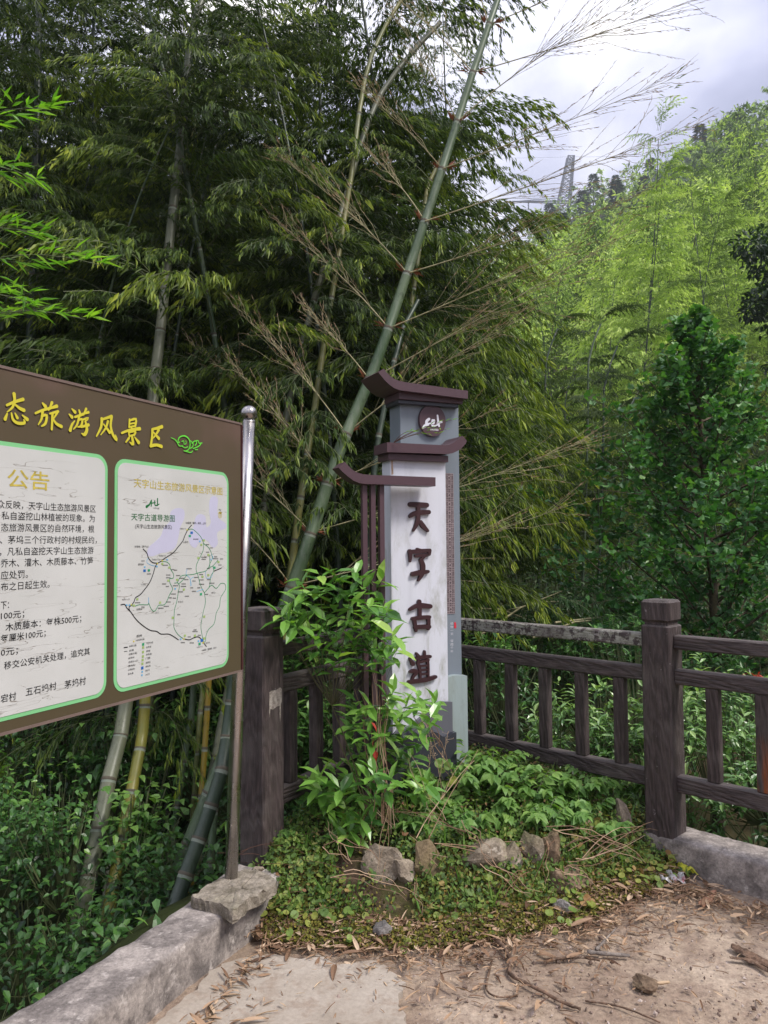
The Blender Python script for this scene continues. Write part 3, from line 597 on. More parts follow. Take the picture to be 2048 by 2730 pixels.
    pb=PZ(615,2345,.185); ptop=PD(664,1120,pb.y-.02)
    for i,off in enumerate((Vector((0,0,0)),BU*-(W+.07))):
        A=pb+off; B=ptop+off
        if i: A.z=.0; A-=BU*.0
        mb=MB(); loc=root.location
        tube(mb,[A-loc-Vector((0,0,.05)),A+(B-A)*.5-loc,B-loc],.0265,28); p=mb.build('pole',steel,root,smooth=True)
        mb=MB(); c=B-loc+Vector((0,0,.028)); r=.034
        lathe(mb,[(.001,-r*1.25),(.026,-r*1.2),(.027,-r*1.0),(.016,-r*.92)]+[(r*math.sin(a),-r*math.cos(a)) for a in np.linspace(.5,math.pi-.02,14)],28,tuple(c)); k_=mb.build('finial',steel,smooth=True); k_.parent=p
    return pb
POLE=notice_board()
def rockmesh(name,size,seed,m,cuts=3,rough=.16,flatb=True):
    import bmesh
    bm=bmesh.new(); bmesh.ops.create_icosphere(bm,subdivisions=cuts,radius=1); r=random.Random(seed)
    pl=[(Vector((r.gauss(0,1),r.gauss(0,1),r.gauss(0,1))).normalized(),r.uniform(.5,.82)) for _ in range(14)]
    for v in bm.verts:
        c=v.co.copy()
        for n,d in pl:
            s=c.dot(n)
            if s>d: c-=n*(s-d)
        f=1+rough*.35*(math.sin(c.x*5+seed)*math.cos(c.y*6+seed*2)+.6*math.sin(c.z*11+c.x*7+seed))
        c=c*f+Vector((r.gauss(0,1),r.gauss(0,1),r.gauss(0,1)))*.012
        v.co=Vector((c.x*size[0],c.y*size[1],c.z*size[2]))
    me=bpy.data.meshes.new(name); bm.to_mesh(me); bm.free(); me.materials.append(m); return me
def pedestal():
    P=[PZ(x,y,.19) for x,y in [(514,2388),(570,2352),(640,2320),(700,2322),(735,2350),(700,2375),(660,2400),(624,2425),(580,2408),(545,2400)]]
    P=[(p.x,p.y) for p in P]; c=(sum(p[0] for p in P)/len(P),sum(p[1] for p in P)/len(P)); n=len(P)
    P=[(p[0]+random.uniform(-.004,.004),p[1]+random.uniform(-.004,.004)) for p in smooth_pts(P+[P[0]],4)[:-1]]; n=len(P)
    rings=[(.985,.14),(1.0,.146),(1.01,.150),(1.0,.186),(.985,.191),(.8,.193),(.5,.194),(.2,.195)]; V=[]
    for s,z in rings: V+=[(c[0]+(x-c[0])*s+random.gauss(0,.0025),c[1]+(y-c[1])*s+random.gauss(0,.0025),z+random.gauss(0,.0022)) for x,y in P]
    F_=[(i*n+j,i*n+(j+1)%n,(i+1)*n+(j+1)%n,(i+1)*n+j) for i in range(len(rings)-1) for j in range(n)]+[tuple((len(rings)-1)*n+j for j in range(n))]
    mb=MB(); mb.add(V,F_); o=mb.build('pole_footing',M_ped); tag(o,'rough mossy cement lump on the curb that holds the foot of the steel pole','footing')
pedestal()
# ------------------------------------------------------------------ the white monument
MA=math.radians(25); MU=Vector((math.cos(MA),math.sin(MA),0)); MW=Vector((-math.sin(MA),math.cos(MA),0))
MO=PD(1041,1300,3.92); MO.z=0
def MP(px,py,w_=0):
    d=ray(px,py); o=Vector((0,0,CZ)); t=((MO+MW*w_-o).dot(MW))/d.dot(MW); p=o+d*t; return ((p-MO).dot(MU),p.z)
def monument():
    root=empty('monument_sign',(MO.x,MO.y,.05),'tall white and grey signboard with upturned brown roofs and raised brown characters','monument')
    fr=lambda u,w_,z:tuple(MO+MU*u+MW*w_+Vector((0,0,z))-root.location)
    # painted metal with rain streaks and algae
    def paint(name,c,alg=0,rough=.42,streak=.25):
        m,t,b,L=mat(name,rough,.45); p=pos(t)
        s=noise(t,p,16,6,.65,.2,(1,1,.09)); a=noise(t,p,7,7,.7,.3,(1.4,1.4,.45)); sx=N(t,'ShaderNodeSeparateXYZ'); L(p,sx.inputs[0])
        col=mixc(t,mth(t,'MULTIPLY',ramp(t,s,[(.5,(0,0,0)),(.72,(1,1,1))]).outputs[0],streak),c,tuple(x*.55 for x in c))
        if alg:
            low=N(t,'ShaderNodeMapRange',ins={1:2.0,2:.9,3:.15,4:1.0}); L(sx.outputs[2],low.inputs[0])
            k=mth(t,'MULTIPLY',mth(t,'MULTIPLY',ramp(t,a,[(.50,(0,0,0)),(.68,(1,1,1))]).outputs[0],low.outputs[0]),alg)
            col=mixc(t,k,col,(.20,.20,.12))
            k2=mth(t,'MULTIPLY',ramp(t,noise(t,p,60,5,.7,0,(1,1,.3)),[(.58,(0,0,0)),(.66,(1,1,1))]).outputs[0],mth(t,'MULTIPLY',k,.8)); col=mixc(t,k2,col,(.08,.10,.04))
        L(col,b.inputs[0]); return m
    white=paint('white_paint',(.62,.63,.70),.75); grey=paint('blue_grey_paint',(.185,.215,.25),0,.38,.18); teal=paint('pale_teal_paint',(.30,.36,.365),.35,.4)
    brown=paint('brown_red_paint',(.078,.042,.052),0,.4,.25); mgrey=paint('mid_grey_paint',(.115,.118,.14),0,.4,.1); dgrey=paint('dark_grey_paint',(.036,.038,.050),0,.34,.12); letter=flat('letter_brown',(.040,.013,.016),.5)
    zt=MP(1110,1215)[1]; u1=MP(1190,1400)[0]; print('mon',zt,u1,MP(1183,1240),MP(1197,1850))
    def blk(name,u0,u1_,w0,w1,z0,z1,m,bev=.002):
        mb=MB(); M=Matrix.Identity(4)
        R=Matrix((MU,MW,Vector((0,0,1)))).transposed().to_4x4(); M=Matrix.Translation(MO-root.location)@R
        box(mb,(u0,w0,z0),(u1_,w1,z1),M,bev=bev); return mb.build(name,m,root)
    sl=blk('white_slab',0,u1,0,.10,.0,zt,white)
    g0=MP(1067,1100,.12)[0]; g1=MP(1224,1200,.12)[0]; gz=MP(1140,1060,.12)[1]; print('grey',g0,g1,gz)
    gs=blk('grey_slab',g0,g1,.12,.25,.0,gz,grey)
    blk('gap_filler',g0+.03,u1-.02,.099,.121,.1,zt-.05,dgrey,0)
    q2=lambda x,y:(860+x*.26522,960+y*.26522)
    def roof(name,pts,w0,w1,lab=None):
        P=[MP(*q2(x,y),w0) for x,y in pts]; mb=MB(); prism(mb,P,w0,w1,fr); o=mb.build(name,brown,root)
        if lab:o['label']=lab
        return o
    roof('roof_cap',[(618,86),(645,125),(680,160),(725,190),(775,210),(860,226),(1060,252),(1463,308),(1463,390),(1060,338),(860,312),(775,302),(720,280),(670,245),(620,195),(590,158),(560,120)],.03,.26,'topmost roof, curling up to the left')
    a=MP(*q2(770,330),.07); b=MP(*q2(1412,420),.07); blk('roof_trim',a[0],b[0],.07,.255,a[1]-.032,a[1]+.006,brown); blk('roof_trim',a[0]+.004,b[0]-.02,.085,.25,a[1]-.052,a[1]-.031,dgrey)
    roof('roof_cap',[(650,826),(950,842),(1230,856),(1275,850),(1320,830),(1360,800),(1392,768),(1410,762),(1452,812),(1440,840),(1405,880),(1360,912),(1310,935),(1265,944),(950,934),(650,925)],-.055,.105,'middle roof, curling up to the right')
    a=MP(*q2(665,930),-.03); b=MP(*q2(1266,980),-.03); blk('roof_trim',a[0],b[0],-.03,.104,a[1]-.036,a[1]-.002,brown)
    roof('roof_cap',[(228,1024),(262,1065),(305,1105),(350,1130),(405,1146),(470,1154),(700,1161),(1137,1178),(1137,1268),(700,1252),(430,1245),(370,1236),(310,1210),(250,1165),(200,1122),(162,1080)],-.12,-.035,'lowest roof, curling up to the left over the slats')
    z3=MP(*q2(500,1240),-.11)[1]+.02
    for x in (403,487,575):
        u=MP(*q2(x,1290),-.09)[0]; blk('slat',u,u+.0255,-.09,-.064,.25,z3,brown,.001)
    for zz in (.45,): 
        u=MP(*q2(403,1290),-.09)[0]; blk('slat_tie',u+.005,-.004,-.0645,-.054,zz,zz+.03,brown,0)
    # emblem disc
    c=MP(*q2(1092,612),.118); rx=.0
    e=MP(*q2(1215,612),.118); r=(MP(*q2(1090,458),.118)[1]-MP(*q2(1090,776),.118)[1])/2
    P=[(c[0]+r*math.cos(t)*.93,c[1]+r*math.sin(t)) for t in np.linspace(0,2*math.pi,48,endpoint=False)]
    mb=MB(); prism(mb,P,.100,.121,fr); disc=mb.build('emblem_disc',brown,root)
    def strk(name,lst,conv,w0,th,m,parent,scale,sm=4):
        mb=MB()
        for k,(pts,wd) in enumerate(lst):
            Q=[conv(*p) for p in smooth_pts(pts,sm)]; ww=[x*scale for x in (wd if isinstance(wd,(list,tuple)) else [wd])]; ww=ww*len(Q) if len(ww)==1 else ww
            prism(mb,ribbon(Q,ww),w0-k*.0002,w0+th,fr)
        o=mb.build(name,m); o.parent=parent; return o
    ms=lambda w_:abs(MP(1100,1300,w_)[1]-MP(1100,1301,w_)[1])
    wp=flat('white_emblem_paint',(.72,.72,.80),.5,.4,0,.05)
    qa=lambda x,y:MP(*q2(x,y),.098); k=ms(.1)*.265
    strk('emblem_mark',[([(1008,682),(1030,662),(1062,650)],[14,34,26]),([(1044,655),(1048,615),(1072,592)],[26,30,26]),([(1040,640),(1090,636),(1122,632)],[12,16,16]),([(1106,604),(1100,650),(1118,664),(1160,650)],[22,20,18,14]),([(1120,606),(1116,640)],[26,22]),([(1156,556),(1162,610),(1172,664)],[18,22,20]),([(1150,636),(1198,622)],[14,20])],qa,.098,.004,wp,disc,k)
    mb=MB()
    for j,x in enumerate(range(1086,1166,14)):
        a=qa(x,692); b=qa(x+9,710); prism(mb,[(a[0],b[1]),(b[0],b[1]),(b[0],a[1]),(a[0],a[1])],.0985,.102,fr)
    o=mb.build('emblem_caption',wp); o.parent=disc
    q3=lambda x,y:(860+x*.339,1450+y*.339)
    f2=lambda x,y:MP(*q2(x,y),-.014); f3=lambda x,y:MP(*q3(x,y),-.014); k2=ms(0)*.265; k3=ms(0)*.339
    for st,f_,k_ in (
      ([([(888,1450),(960,1452),(1052,1458)],[50,52,48]),([(886,1568),(920,1545),(990,1532),(1072,1528)],[36,46,52,44]),([(966,1470),(966,1560),(960,1620),(940,1670),(916,1714)],[44,44,46,36,20]),([(990,1628),(1015,1668),(1062,1716)],[40,50,26])],f2,k2),
      ([([(748,38),(776,54)],[16,30]),([(690,62),(770,58),(846,50)],[30,36,26]),([(690,58),(694,100),(692,136)],[34,28,18]),([(846,52),(842,82)],[28,24]),([(735,96),(820,88)],[22,26]),([(806,92),(776,130)],[26,20]),([(776,128),(792,172),(786,232),(756,288)],[32,40,38,16]),([(712,238),(770,226),(832,218)],[36,40,26])],f3,k3),
      ([([(690,516),(740,490),(790,486),(852,492)],[22,34,42,34]),([(764,454),(768,520),(768,575)],[34,30,30]),([(712,590),(780,580),(844,576)],[28,32,28]),([(724,590),(732,640),(738,682)],[30,28,24]),([(836,578),(838,630),(836,668)],[30,28,24]),([(732,656),(790,652),(842,652)],[32,34,32])],f3,k3),
      ([([(742,862),(760,886)],[18,26]),([(806,846),(806,884)],[18,24]),([(738,902),(790,892),(850,886)],[22,28,24]),([(690,902),(714,944)],[18,34]),([(762,905),(750,935)],[18,18]),([(752,938),(768,990),(772,1062)],[26,22,18]),([(756,932),(800,922),(836,914)],[18,20,18]),([(828,912),(834,980),(834,1056)],[24,20,18]),([(768,962),(834,956)],14),([(768,994),(834,988)],14),([(768,1028),(834,1020)],14),([(692,1006),(722,1000),(746,1006),(722,1036),(706,1066)],[18,34,26,24,18]),([(684,1088),(740,1080),(820,1068),(892,1046)],[30,32,34,26])],f3,k3)):
        strk('raised_character',st,f_,-.014,.0145,letter,root,k_)
    # carved lattice strip on the grey slab
    a=MP(1186,1262,.118); b=MP(1208,1262,.118); z0=MP(1196,1636,.118)[1]; z1=a[1]; u0=a[0]; ub=MP(1210,1640,.118)[0]
    pink=flat('lattice_pink',(.36,.29,.30),.6); W_=(b[0]-a[0]); lp=blk('lattice_strip',u0,u0+W_,.1175,.121,z0,z1,mgrey,0)
    lp.data.materials[0]=flat('lattice_ground',(.085,.06,.068),.6)
    mb=MB(); H=z1-z0; n=16; ch=H/n; t_=.0019; wa=.1165
    def bar(ua,za,ub_,zb): prism(mb,[(ua,za),(ub_,za),(ub_,zb),(ua,zb)],wa,.1178,fr)
    for uu in (0,.18,.36,.64,.82,1): x=u0+W_*uu; bar(x-t_/2,z0,x+t_/2,z1)
    for i in range(n+1): z=z0+i*ch; bar(u0,z-t_/2,u0+W_,z+t_/2)
    for i in range(n):
        zc=z0+(i+.5)*ch; bar(u0,zc-ch*.28,u0+W_,zc-ch*.28+t_); bar(u0,zc+ch*.28,u0+W_,zc+ch*.28+t_)
        if i%1==0:
            P=[(u0+W_/2+W_*.2*math.cos(t),zc+W_*.2*math.sin(t)) for t in np.linspace(0,2*math.pi,8,endpoint=False)]
            P2=[(u0+W_/2+W_*.13*math.cos(t),zc+W_*.13*math.sin(t)) for t in np.linspace(0,2*math.pi,8,endpoint=False)]
            prism(mb,P,wa-.0006,.1178,fr,.5,0); prism(mb,P2,wa-.0012,.117,fr,.5,1)
    o=mb.build('lattice_bars',[pink,lp.data.materials[0]]); o.parent=lp; o['kind']='stuff'
    # small upright writing
    def vtext(name,s,m,px,py0,py1,wpx,w_,parent):
        cu=bpy.data.curves.new(name,'FONT'); cu.resolution_u=2; mb=MB(); n=len(s)
        for i,ch_ in enumerate(s):
            if ch_==' ': continue
            cu.body=ch_; ob=bpy.data.objects.new('x',cu); me=bpy.data.meshes.new_from_object(ob); bpy.data.objects.remove(ob)
            y=py0+(py1-py0)*i/(n-1); a=MP(px-wpx/2,y+wpx/2,w_); b=MP(px+wpx/2,y-wpx/2,w_)
            vs=[fr(a[0]+v.co.x*(b[0]-a[0]),w_,a[1]+(v.co.y+.08)*(b[1]-a[1])) for v in me.vertices]; mb.add(vs,[tuple(p.vertices) for p in me.polygons]); bpy.data.meshes.remove(me)
        o=mb.build(name,m); o.parent=parent; return o
    wt=flat('white_lettering',(.6,.6,.66),.5); vtext('slogan','给你一天 穿越千年',wt,1205,1662,1736,8.5,.1188,gs)
    vtext('slogan_small','一步一景一路诗画天字古道',flat('grey_lettering',(.3,.3,.33),.5),1198,1662,1716,3.6,.1188,gs)
    red=flat('seal_red',(.55,.03,.05),.5); mb=MB(); P=[MP(x,y,.1186) for x,y in ((1211,1659),(1216,1659),(1217,1673),(1214,1676),(1211,1673))]; prism(mb,P,.1186,.1195,fr); o=mb.build('red_seal',red); o.parent=gs
    # shaped bases
    def base(name,pts,w0,w1,m):
        P=[MP(*q3(x,y),w0) for x,y in pts]; zb=.02; P=[p for p in P]+[(P[-1][0],zb),(P[0][0],zb)]
        mb=MB(); prism(mb,P,w0,w1,fr); return mb.build(name,m,root)
    base('teal_base',[(900,1072),(960,1066),(1000,1048),(1030,1036),(1060,1033),(1138,1038)],.085,.262,teal)
    base('mountain_base',[(560,1500),(600,1470),(660,1450),(700,1425),(742,1392),(770,1372),(795,1345),(822,1305),(850,1275),(880,1255),(930,1242),(1022,1243)],-.02,.11,mgrey)
    base('wave_base',[(410,1560),(440,1520),(480,1500),(540,1500),(590,1530),(625,1545),(655,1520),(690,1484),(720,1477),(745,1488),(765,1512),(800,1532),(825,1515),(850,1488),(880,1478),(910,1488),(940,1512),(970,1522),(1000,1515),(1030,1488),(1053,1482)],-.05,.17,dgrey)
    # rust stain
    m=flat('rust_stain',(.42,.30,.22),.7,.2,0,.3,20); P=[MP(x,y,-.001) for x,y in ((1043,1219),(1047,1219),(1049,1264),(1044,1266))]; mb=MB(); prism(mb,P,-.0012,.001,fr); mb.build('rust_stain',m,root)
monument()
# ------------------------------------------------------------------ plant building blocks
BLADE=(np.array([[0,0,0],[-.5,.38,.06],[0,1,-.05],[.5,.38,.06]]),np.array([[0,3,2],[0,2,1]]))
BROAD=(np.array([[0,0,0],[0,.33,-.03],[0,.68,-.04],[0,1,-.12],[-.42,.30,.05],[-.38,.66,.02],[.42,.30,.05],[.38,.66,.02]]),
       np.array([[0,1,4],[1,5,4],[1,2,5],[2,3,5],[0,6,1],[1,6,7],[1,7,2],[2,7,3]]))
OVATE=(np.array([[0,0,0],[0,.33,-.02],[0,.66,-.05],[0,1,-.2],[-.5,.27,.06],[-.34,.62,0],[.5,.27,.06],[.34,.62,0]]),BROAD[1])
FAN=(np.array([[0,-.35,0],[0,.05,0],[-.55,.55,.08],[-.25,.78,-.03],[0,.66,.0],[.25,.78,.05],[.55,.55,-.04]]),np.array([[0,1,1],[1,3,2],[1,4,3],[1,5,4],[1,6,5]])[1:])
_t=np.linspace(0,2*math.pi,12,endpoint=False)+.26
DISC=(np.concatenate([[[0,.5,0]],np.stack([.5*np.sin(_t)*(1+.1*np.cos(_t*6)),.5-.5*np.cos(_t)*(1+.1*np.cos(_t*6)),.07+.03*np.sin(_t*3)],-1)]),np.array([[0,i+1,(i+1)%12+1] for i in range(12)]))
def unit(a): return a/(np.linalg.norm(a,axis=-1,keepdims=True)+1e-9)
def leafM(D,ln,wd,up=(0,0,1),tw=.35,rng=RNG):
    D=unit(np.asarray(D,float)); n=len(D); u=np.asarray(up,float)+rng.normal(0,tw,(n,3))
    s=unit(np.cross(D,u)); nn=np.cross(s,D); ln=np.broadcast_to(ln,(n,)); wd=np.broadcast_to(wd,(n,))
    return np.stack([s*wd[:,None],D*ln[:,None],nn*ln[:,None]],-1)
def rotz(a): c,s=math.cos(a),math.sin(a); return np.array([[c,-s,0],[s,c,0],[0,0,1.]])
def roty(a): c,s=math.cos(a),math.sin(a); return np.array([[c,0,s],[0,1,0],[-s,0,c]])
def plume(L=1.5,nsub=12,ll=.10,lw=.019,droop=.35,seed=0,per=5,fan=5,yel=.5,leafdroop=.8):
    """a leafy bamboo branch growing along +x, twigs fanning out and hanging"""
    g=np.random.default_rng(seed); mb=MB(); t=np.linspace(0,1,8)
    P=np.stack([L*t,.06*L*np.sin(t*3+seed),L*(.28*t-droop*1.6*t**2.3)],-1); tube(mb,P,np.linspace(.006,.0015,8),3,.5,1,cap=False)
    LP=[];LD=[];LV=[]
    for i in range(nsub):
        tt=.10+.90*(i+g.uniform(0,.6))/nsub; tt=min(tt,1); b=np.array([np.interp(tt,t,P[:,k]) for k in range(3)])
        tan=unit(np.array([1,0,.28-droop*3.6*tt**1.3])); sgn=1 if i%2 else -1
        d=unit(tan*.8+np.array([0,sgn*g.uniform(.3,.9),g.uniform(-.1,.3)])); sl=L*.42*(1.15-.55*tt)*g.uniform(.7,1.2)
        u=np.linspace(0,1,4); Q=b+np.outer(u*sl,d)+np.outer(u**2*sl*.45,[0,0,-1]); tube(mb,Q,.0018,3,.5,1,cap=False)
        for j in range(per):
            uu=(j+.6+g.uniform(-.2,.2))/per; c=b+d*uu*sl+np.array([0,0,-.45*sl*uu*uu]); dd=unit(d+np.array([0,0,-.9*uu]))
            for k in range(fan):
                LP.append(c+g.normal(0,.012,3)); LD.append(unit(dd*.8+g.normal(0,.34,3)+np.array([0,0,-leafdroop]))); LV.append(.13+yel*(.25*tt+.85*uu*tt)*g.uniform(.2,1.25)+g.normal(0,.07))  # shaded inner leaves and sunlit yellow tips are put into the tone value
    n=len(LP); s=g.uniform(.65,1.25,n)
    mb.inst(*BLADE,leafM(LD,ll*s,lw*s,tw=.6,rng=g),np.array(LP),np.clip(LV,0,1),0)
    return mb.arrays()
PLUMES=[plume(1.25,12,seed=i,droop=.42,per=6,leafdroop=1.15) for i in range(6)]
FINE=[plume(1.5,10,ll=.15,lw=.026,seed=20+i,per=5,fan=4,yel=.9) for i in range(4)]
# ---- materials
LM_bam=leafmat('bamboo_leaf',[(.0,(.018,.036,.008)),(.25,(.052,.092,.015)),(.45,(.125,.18,.023)),(.70,(.27,.33,.035)),(1,(.42,.45,.06))],.5,.32,.3)
LM_bam2=leafmat('bamboo_leaf_olive',[(.0,(.02,.042,.010)),(.35,(.055,.10,.018)),(.65,(.13,.19,.03)),(1,(.27,.31,.05))],.5,.32,.3)
LM_hill=leafmat('hill_bamboo_leaf',[(.0,(.06,.105,.03)),(.35,(.22,.32,.08)),(.65,(.44,.56,.16)),(1,(.66,.74,.28))],.7,.35,.3,.5)
LM_bright=leafmat('young_bamboo_leaf',[(0,(.05,.14,.015)),(.5,(.14,.33,.03)),(1,(.30,.50,.06))],.4,.4)
LM_pho=leafmat('glossy_leaf',[(.0,(.04,.11,.024)),(.4,(.10,.24,.04)),(.75,(.20,.38,.065)),(1,(.32,.48,.10))],.3,.22,.55,.5)
LM_und=leafmat('understory_leaf',[(.0,(.016,.045,.014)),(.4,(.042,.115,.028)),(.75,(.085,.20,.042)),(1,(.18,.33,.07))],.38,.25,.5,.5)
LM_dark=leafmat('dark_green_leaf',[(.0,(.008,.018,.007)),(.5,(.022,.050,.016)),(1,(.06,.11,.03))],.45,.2,.4,.5)  # darkest leaf greens, for undergrowth bushes and the broadleaf tree
LM_gink=leafmat('fan_leaf',[(.0,(.016,.055,.02)),(.45,(.038,.125,.035)),(.8,(.10,.25,.055)),(1,(.24,.42,.08))],.45,.28,.4,.3)
LM_fence=leafmat('pale_glossy_leaf',[(.0,(.04,.10,.03)),(.4,(.10,.21,.06)),(.75,(.21,.35,.11)),(1,(.34,.47,.18))],.25,.2,.6,.5)
LM_weed=leafmat('weed_leaf',[(.0,(.05,.12,.03)),(.5,(.12,.24,.055)),(1,(.25,.38,.09))],.5,.3,.35,.3)
LM_penny=leafmat('pennywort_leaf',[(.0,(.06,.12,.03)),(.42,(.15,.23,.045)),(.66,(.29,.31,.07)),(.82,(.34,.23,.09)),(1,(.28,.12,.06))],.5,.25,.35,.2)
LM_moss=leafmat('moss_leaf',[(.0,(.03,.04,.012)),(.4,(.10,.105,.018)),(.7,(.22,.19,.035)),(1,(.24,.12,.05))],.7,.15,.2,.2)
LM_dry=leafmat('dry_leaf',[(.0,(.10,.055,.035)),(.35,(.22,.13,.08)),(.7,(.38,.25,.16)),(1,(.55,.41,.29))],.6,.1,.3,.2)
LM_cover=leafmat('cover_leaf',[(.0,(.03,.06,.015)),(.4,(.09,.16,.03)),(.7,(.18,.24,.05)),(.85,(.24,.17,.07)),(1,(.20,.09,.05))],.55,.2,.3,.2)
LM_red=leafmat('red_leaf',[(0,(.30,.02,.015)),(1,(.50,.07,.04))],.4,.2)
M_twig=flat('twig_green',(.10,.12,.05),.6); M_twigdry=flat('twig_tan',(.30,.27,.15),.7,.3,0,.35,30); M_stem=flat('stem_red_brown',(.10,.045,.03),.6); M_stemg=flat('stem_olive',(.09,.085,.04),.6); M_bark=stone_mat('bark_grey',(.16,.12,.085),(.05,.038,.028),(.07,.08,.03),12,.9)
M_node=flat('node_ridge',(.10,.085,.06),.7); M_wax=flat('node_wax',(.22,.25,.20),.7,.2,0,.2,40)
def culmmat(name,a,b_,streak=(.25,.27,.23)):
    m,t,b,L=mat(name,.42,.45); p=objc(t)
    c=ramp(t,noise(t,p,2.2,5,.6,0,(1,1,.6)),[(.35,a),(.65,b_)]).outputs[0]
    c=mixc(t,mth(t,'MULTIPLY',ramp(t,noise(t,p,26,6,.7,0,(1,1,.2)),[(.5,(0,0,0)),(.75,(1,1,1))]).outputs[0],.45),c,streak)
    c=mixc(t,ramp(t,noise(t,p,13,6,.8),[(.56,(0,0,0)),(.66,(.7,.7,.7))]).outputs[0],c,tuple(x*.4 for x in a)); L(c,b.inputs[0]); return m
CM_green=culmmat('culm_green',(.042,.078,.034),(.10,.14,.075),(.24,.25,.21)); CM_yel=culmmat('culm_yellow',(.13,.15,.03),(.25,.21,.035),(.10,.15,.05)); CM_olive=culmmat('culm_olive',(.10,.12,.035),(.19,.18,.05)); CM_grey=culmmat('culm_grey',(.085,.10,.06),(.17,.175,.115),(.24,.24,.20)); CM_dark=culmmat('culm_dark',(.018,.032,.020),(.035,.058,.032),(.10,.12,.10)); CM_orange=culmmat('culm_orange',(.20,.15,.02),(.32,.21,.03),(.12,.15,.04))
def culm(mb,P,r0,r1,k=12,gap=.24,seed=0,mats=(2,3,4)):
    """jointed culm: mats = body, node ridge, wax band (slot numbers)"""
    g=random.Random(seed); P=[Vector(p) for p in P]; P=[Vector(p) for p in smooth_pts(P,6)] if len(P)>2 else P
    A=np.array(P); s=np.concatenate([[0],np.cumsum(np.linalg.norm(np.diff(A,axis=0),axis=1))]); Lt=s[-1]
    nodes=[];x=g.uniform(.05,gap)
    while x<Lt-.06: nodes.append(x); x+=gap*(1+.35*min(1,x/4))*g.uniform(.93,1.07)
    S_=[];R_=[];M_=[]
    for z in np.arange(0,Lt+.001,.3): S_.append((z,1,None))
    for nd in nodes: S_+= [(nd-.024,1.0,'w'),(nd-.009,1.0,'r'),(nd-.002,1.09,'r'),(nd+.007,1.0,'b')]
    S_=[q for q in S_ if q[2] or q[1]!=1 or all(abs(q[0]-nd)>.05 for nd in nodes) ]
    S_.sort(key=lambda q:q[0]); ss=np.array([q[0] for q in S_]); ss=np.clip(ss,0,Lt)
    Q=np.stack([np.interp(ss,s,A[:,i]) for i in range(3)],-1); R=np.interp(ss,[0,Lt],[r0,r1])*np.array([q[1] for q in S_])
    mm=[{'w':mats[2],'r':mats[1],'b':mats[0],None:mats[0]}[q[2]] for q in S_]
    # fix very short doubles
    keep=[0]+[i for i in range(1,len(ss)) if ss[i]-ss[i-1]>1e-4]
    Q=Q[keep];R=R[keep]; mm=[mm[i] for i in keep]
    tube(mb,Q,R,k,.5,mats=mm[:-1],cap=False,mat=mats[0])
    return A,s,nodes
def at_s(A,s,x):
    p=np.array([np.interp(x,s,A[:,i]) for i in range(3)]); q=np.array([np.interp(min(x+.1,s[-1]),s,A[:,i]) for i in range(3)])-np.array([np.interp(max(x-.1,0),s,A[:,i]) for i in range(3)])
    return p,unit(q)
def crown(mb,A,s,nodes,h0,lib,g,scale=1,per=2,lo=.55,hi=1.15,prob=1,azc=None,azs=math.pi,up=.35,dv=0):
    Lt=s[-1]
    for i,nd in enumerate(nodes):
        if nd<h0 or g.random()>prob: continue
        p,t=at_s(A,s,nd); f=(nd-h0)/max(.1,Lt-h0)
        for k in range(per):
            az=(g.uniform(-math.pi,math.pi) if azc is None else azc+g.uniform(-azs,azs)); sc=scale*(hi-(hi-lo)*f)*g.uniform(.8,1.15)
            mb.absorb(g.choice(lib),rotz(az)@roty(-up*g.uniform(.5,1.6)),p,sc,dv+g.uniform(-.1,.1))
    p,t=at_s(A,s,Lt); az=math.atan2(t[1],t[0])
    for q in range(3): mb.absorb(g.choice(lib),rotz(az+g.uniform(-.6,.6))@roty(-math.asin(max(-1,min(1,t[2])))*.6),p,scale*lo*1.2,dv)
def make_bamboo(H,bend,h0,seed,lib=None,scale=1,r=.038,leaf=LM_bam,cm=None,prob=1,per=3,dv=0,gap=.27):
    g=random.Random(seed); lib=lib or PLUMES
    P=[(0,0,-.3)]+[(bend*(t**2.6)*H,.03*H*math.sin(t*3+seed),H*(t-.10*t**4*(bend>.1))) for t in (0,.15,.3,.45,.6,.75,.88,1.)]
    mc=MB(); A,s,nodes=culm(mc,P,r,r*.18,8,gap,seed,(0,1,2)); mf=MB(); crown(mf,A,s,nodes,h0+.3,lib,g,scale,per,prob=prob,dv=dv)
    return mc.mesh('culm',[cm or CM_green,M_node,M_wax],True),mf.mesh('foliage',[leaf,M_twig])
def place_bamboo(mod,x,y,rz,sc,label,group,z=None,name='bamboo_culm',cat='bamboo',tilt=0,ta=0):
    z=float(terrain(x,y)) if z is None else z
    root=empty(name,(x,y,z),label,cat,group); root.rotation_euler=(tilt*math.cos(ta),tilt*math.sin(ta),rz); root.scale=(sc,)*3
    link('culm',mod[0],root); f=link('foliage',mod[1],root); return root
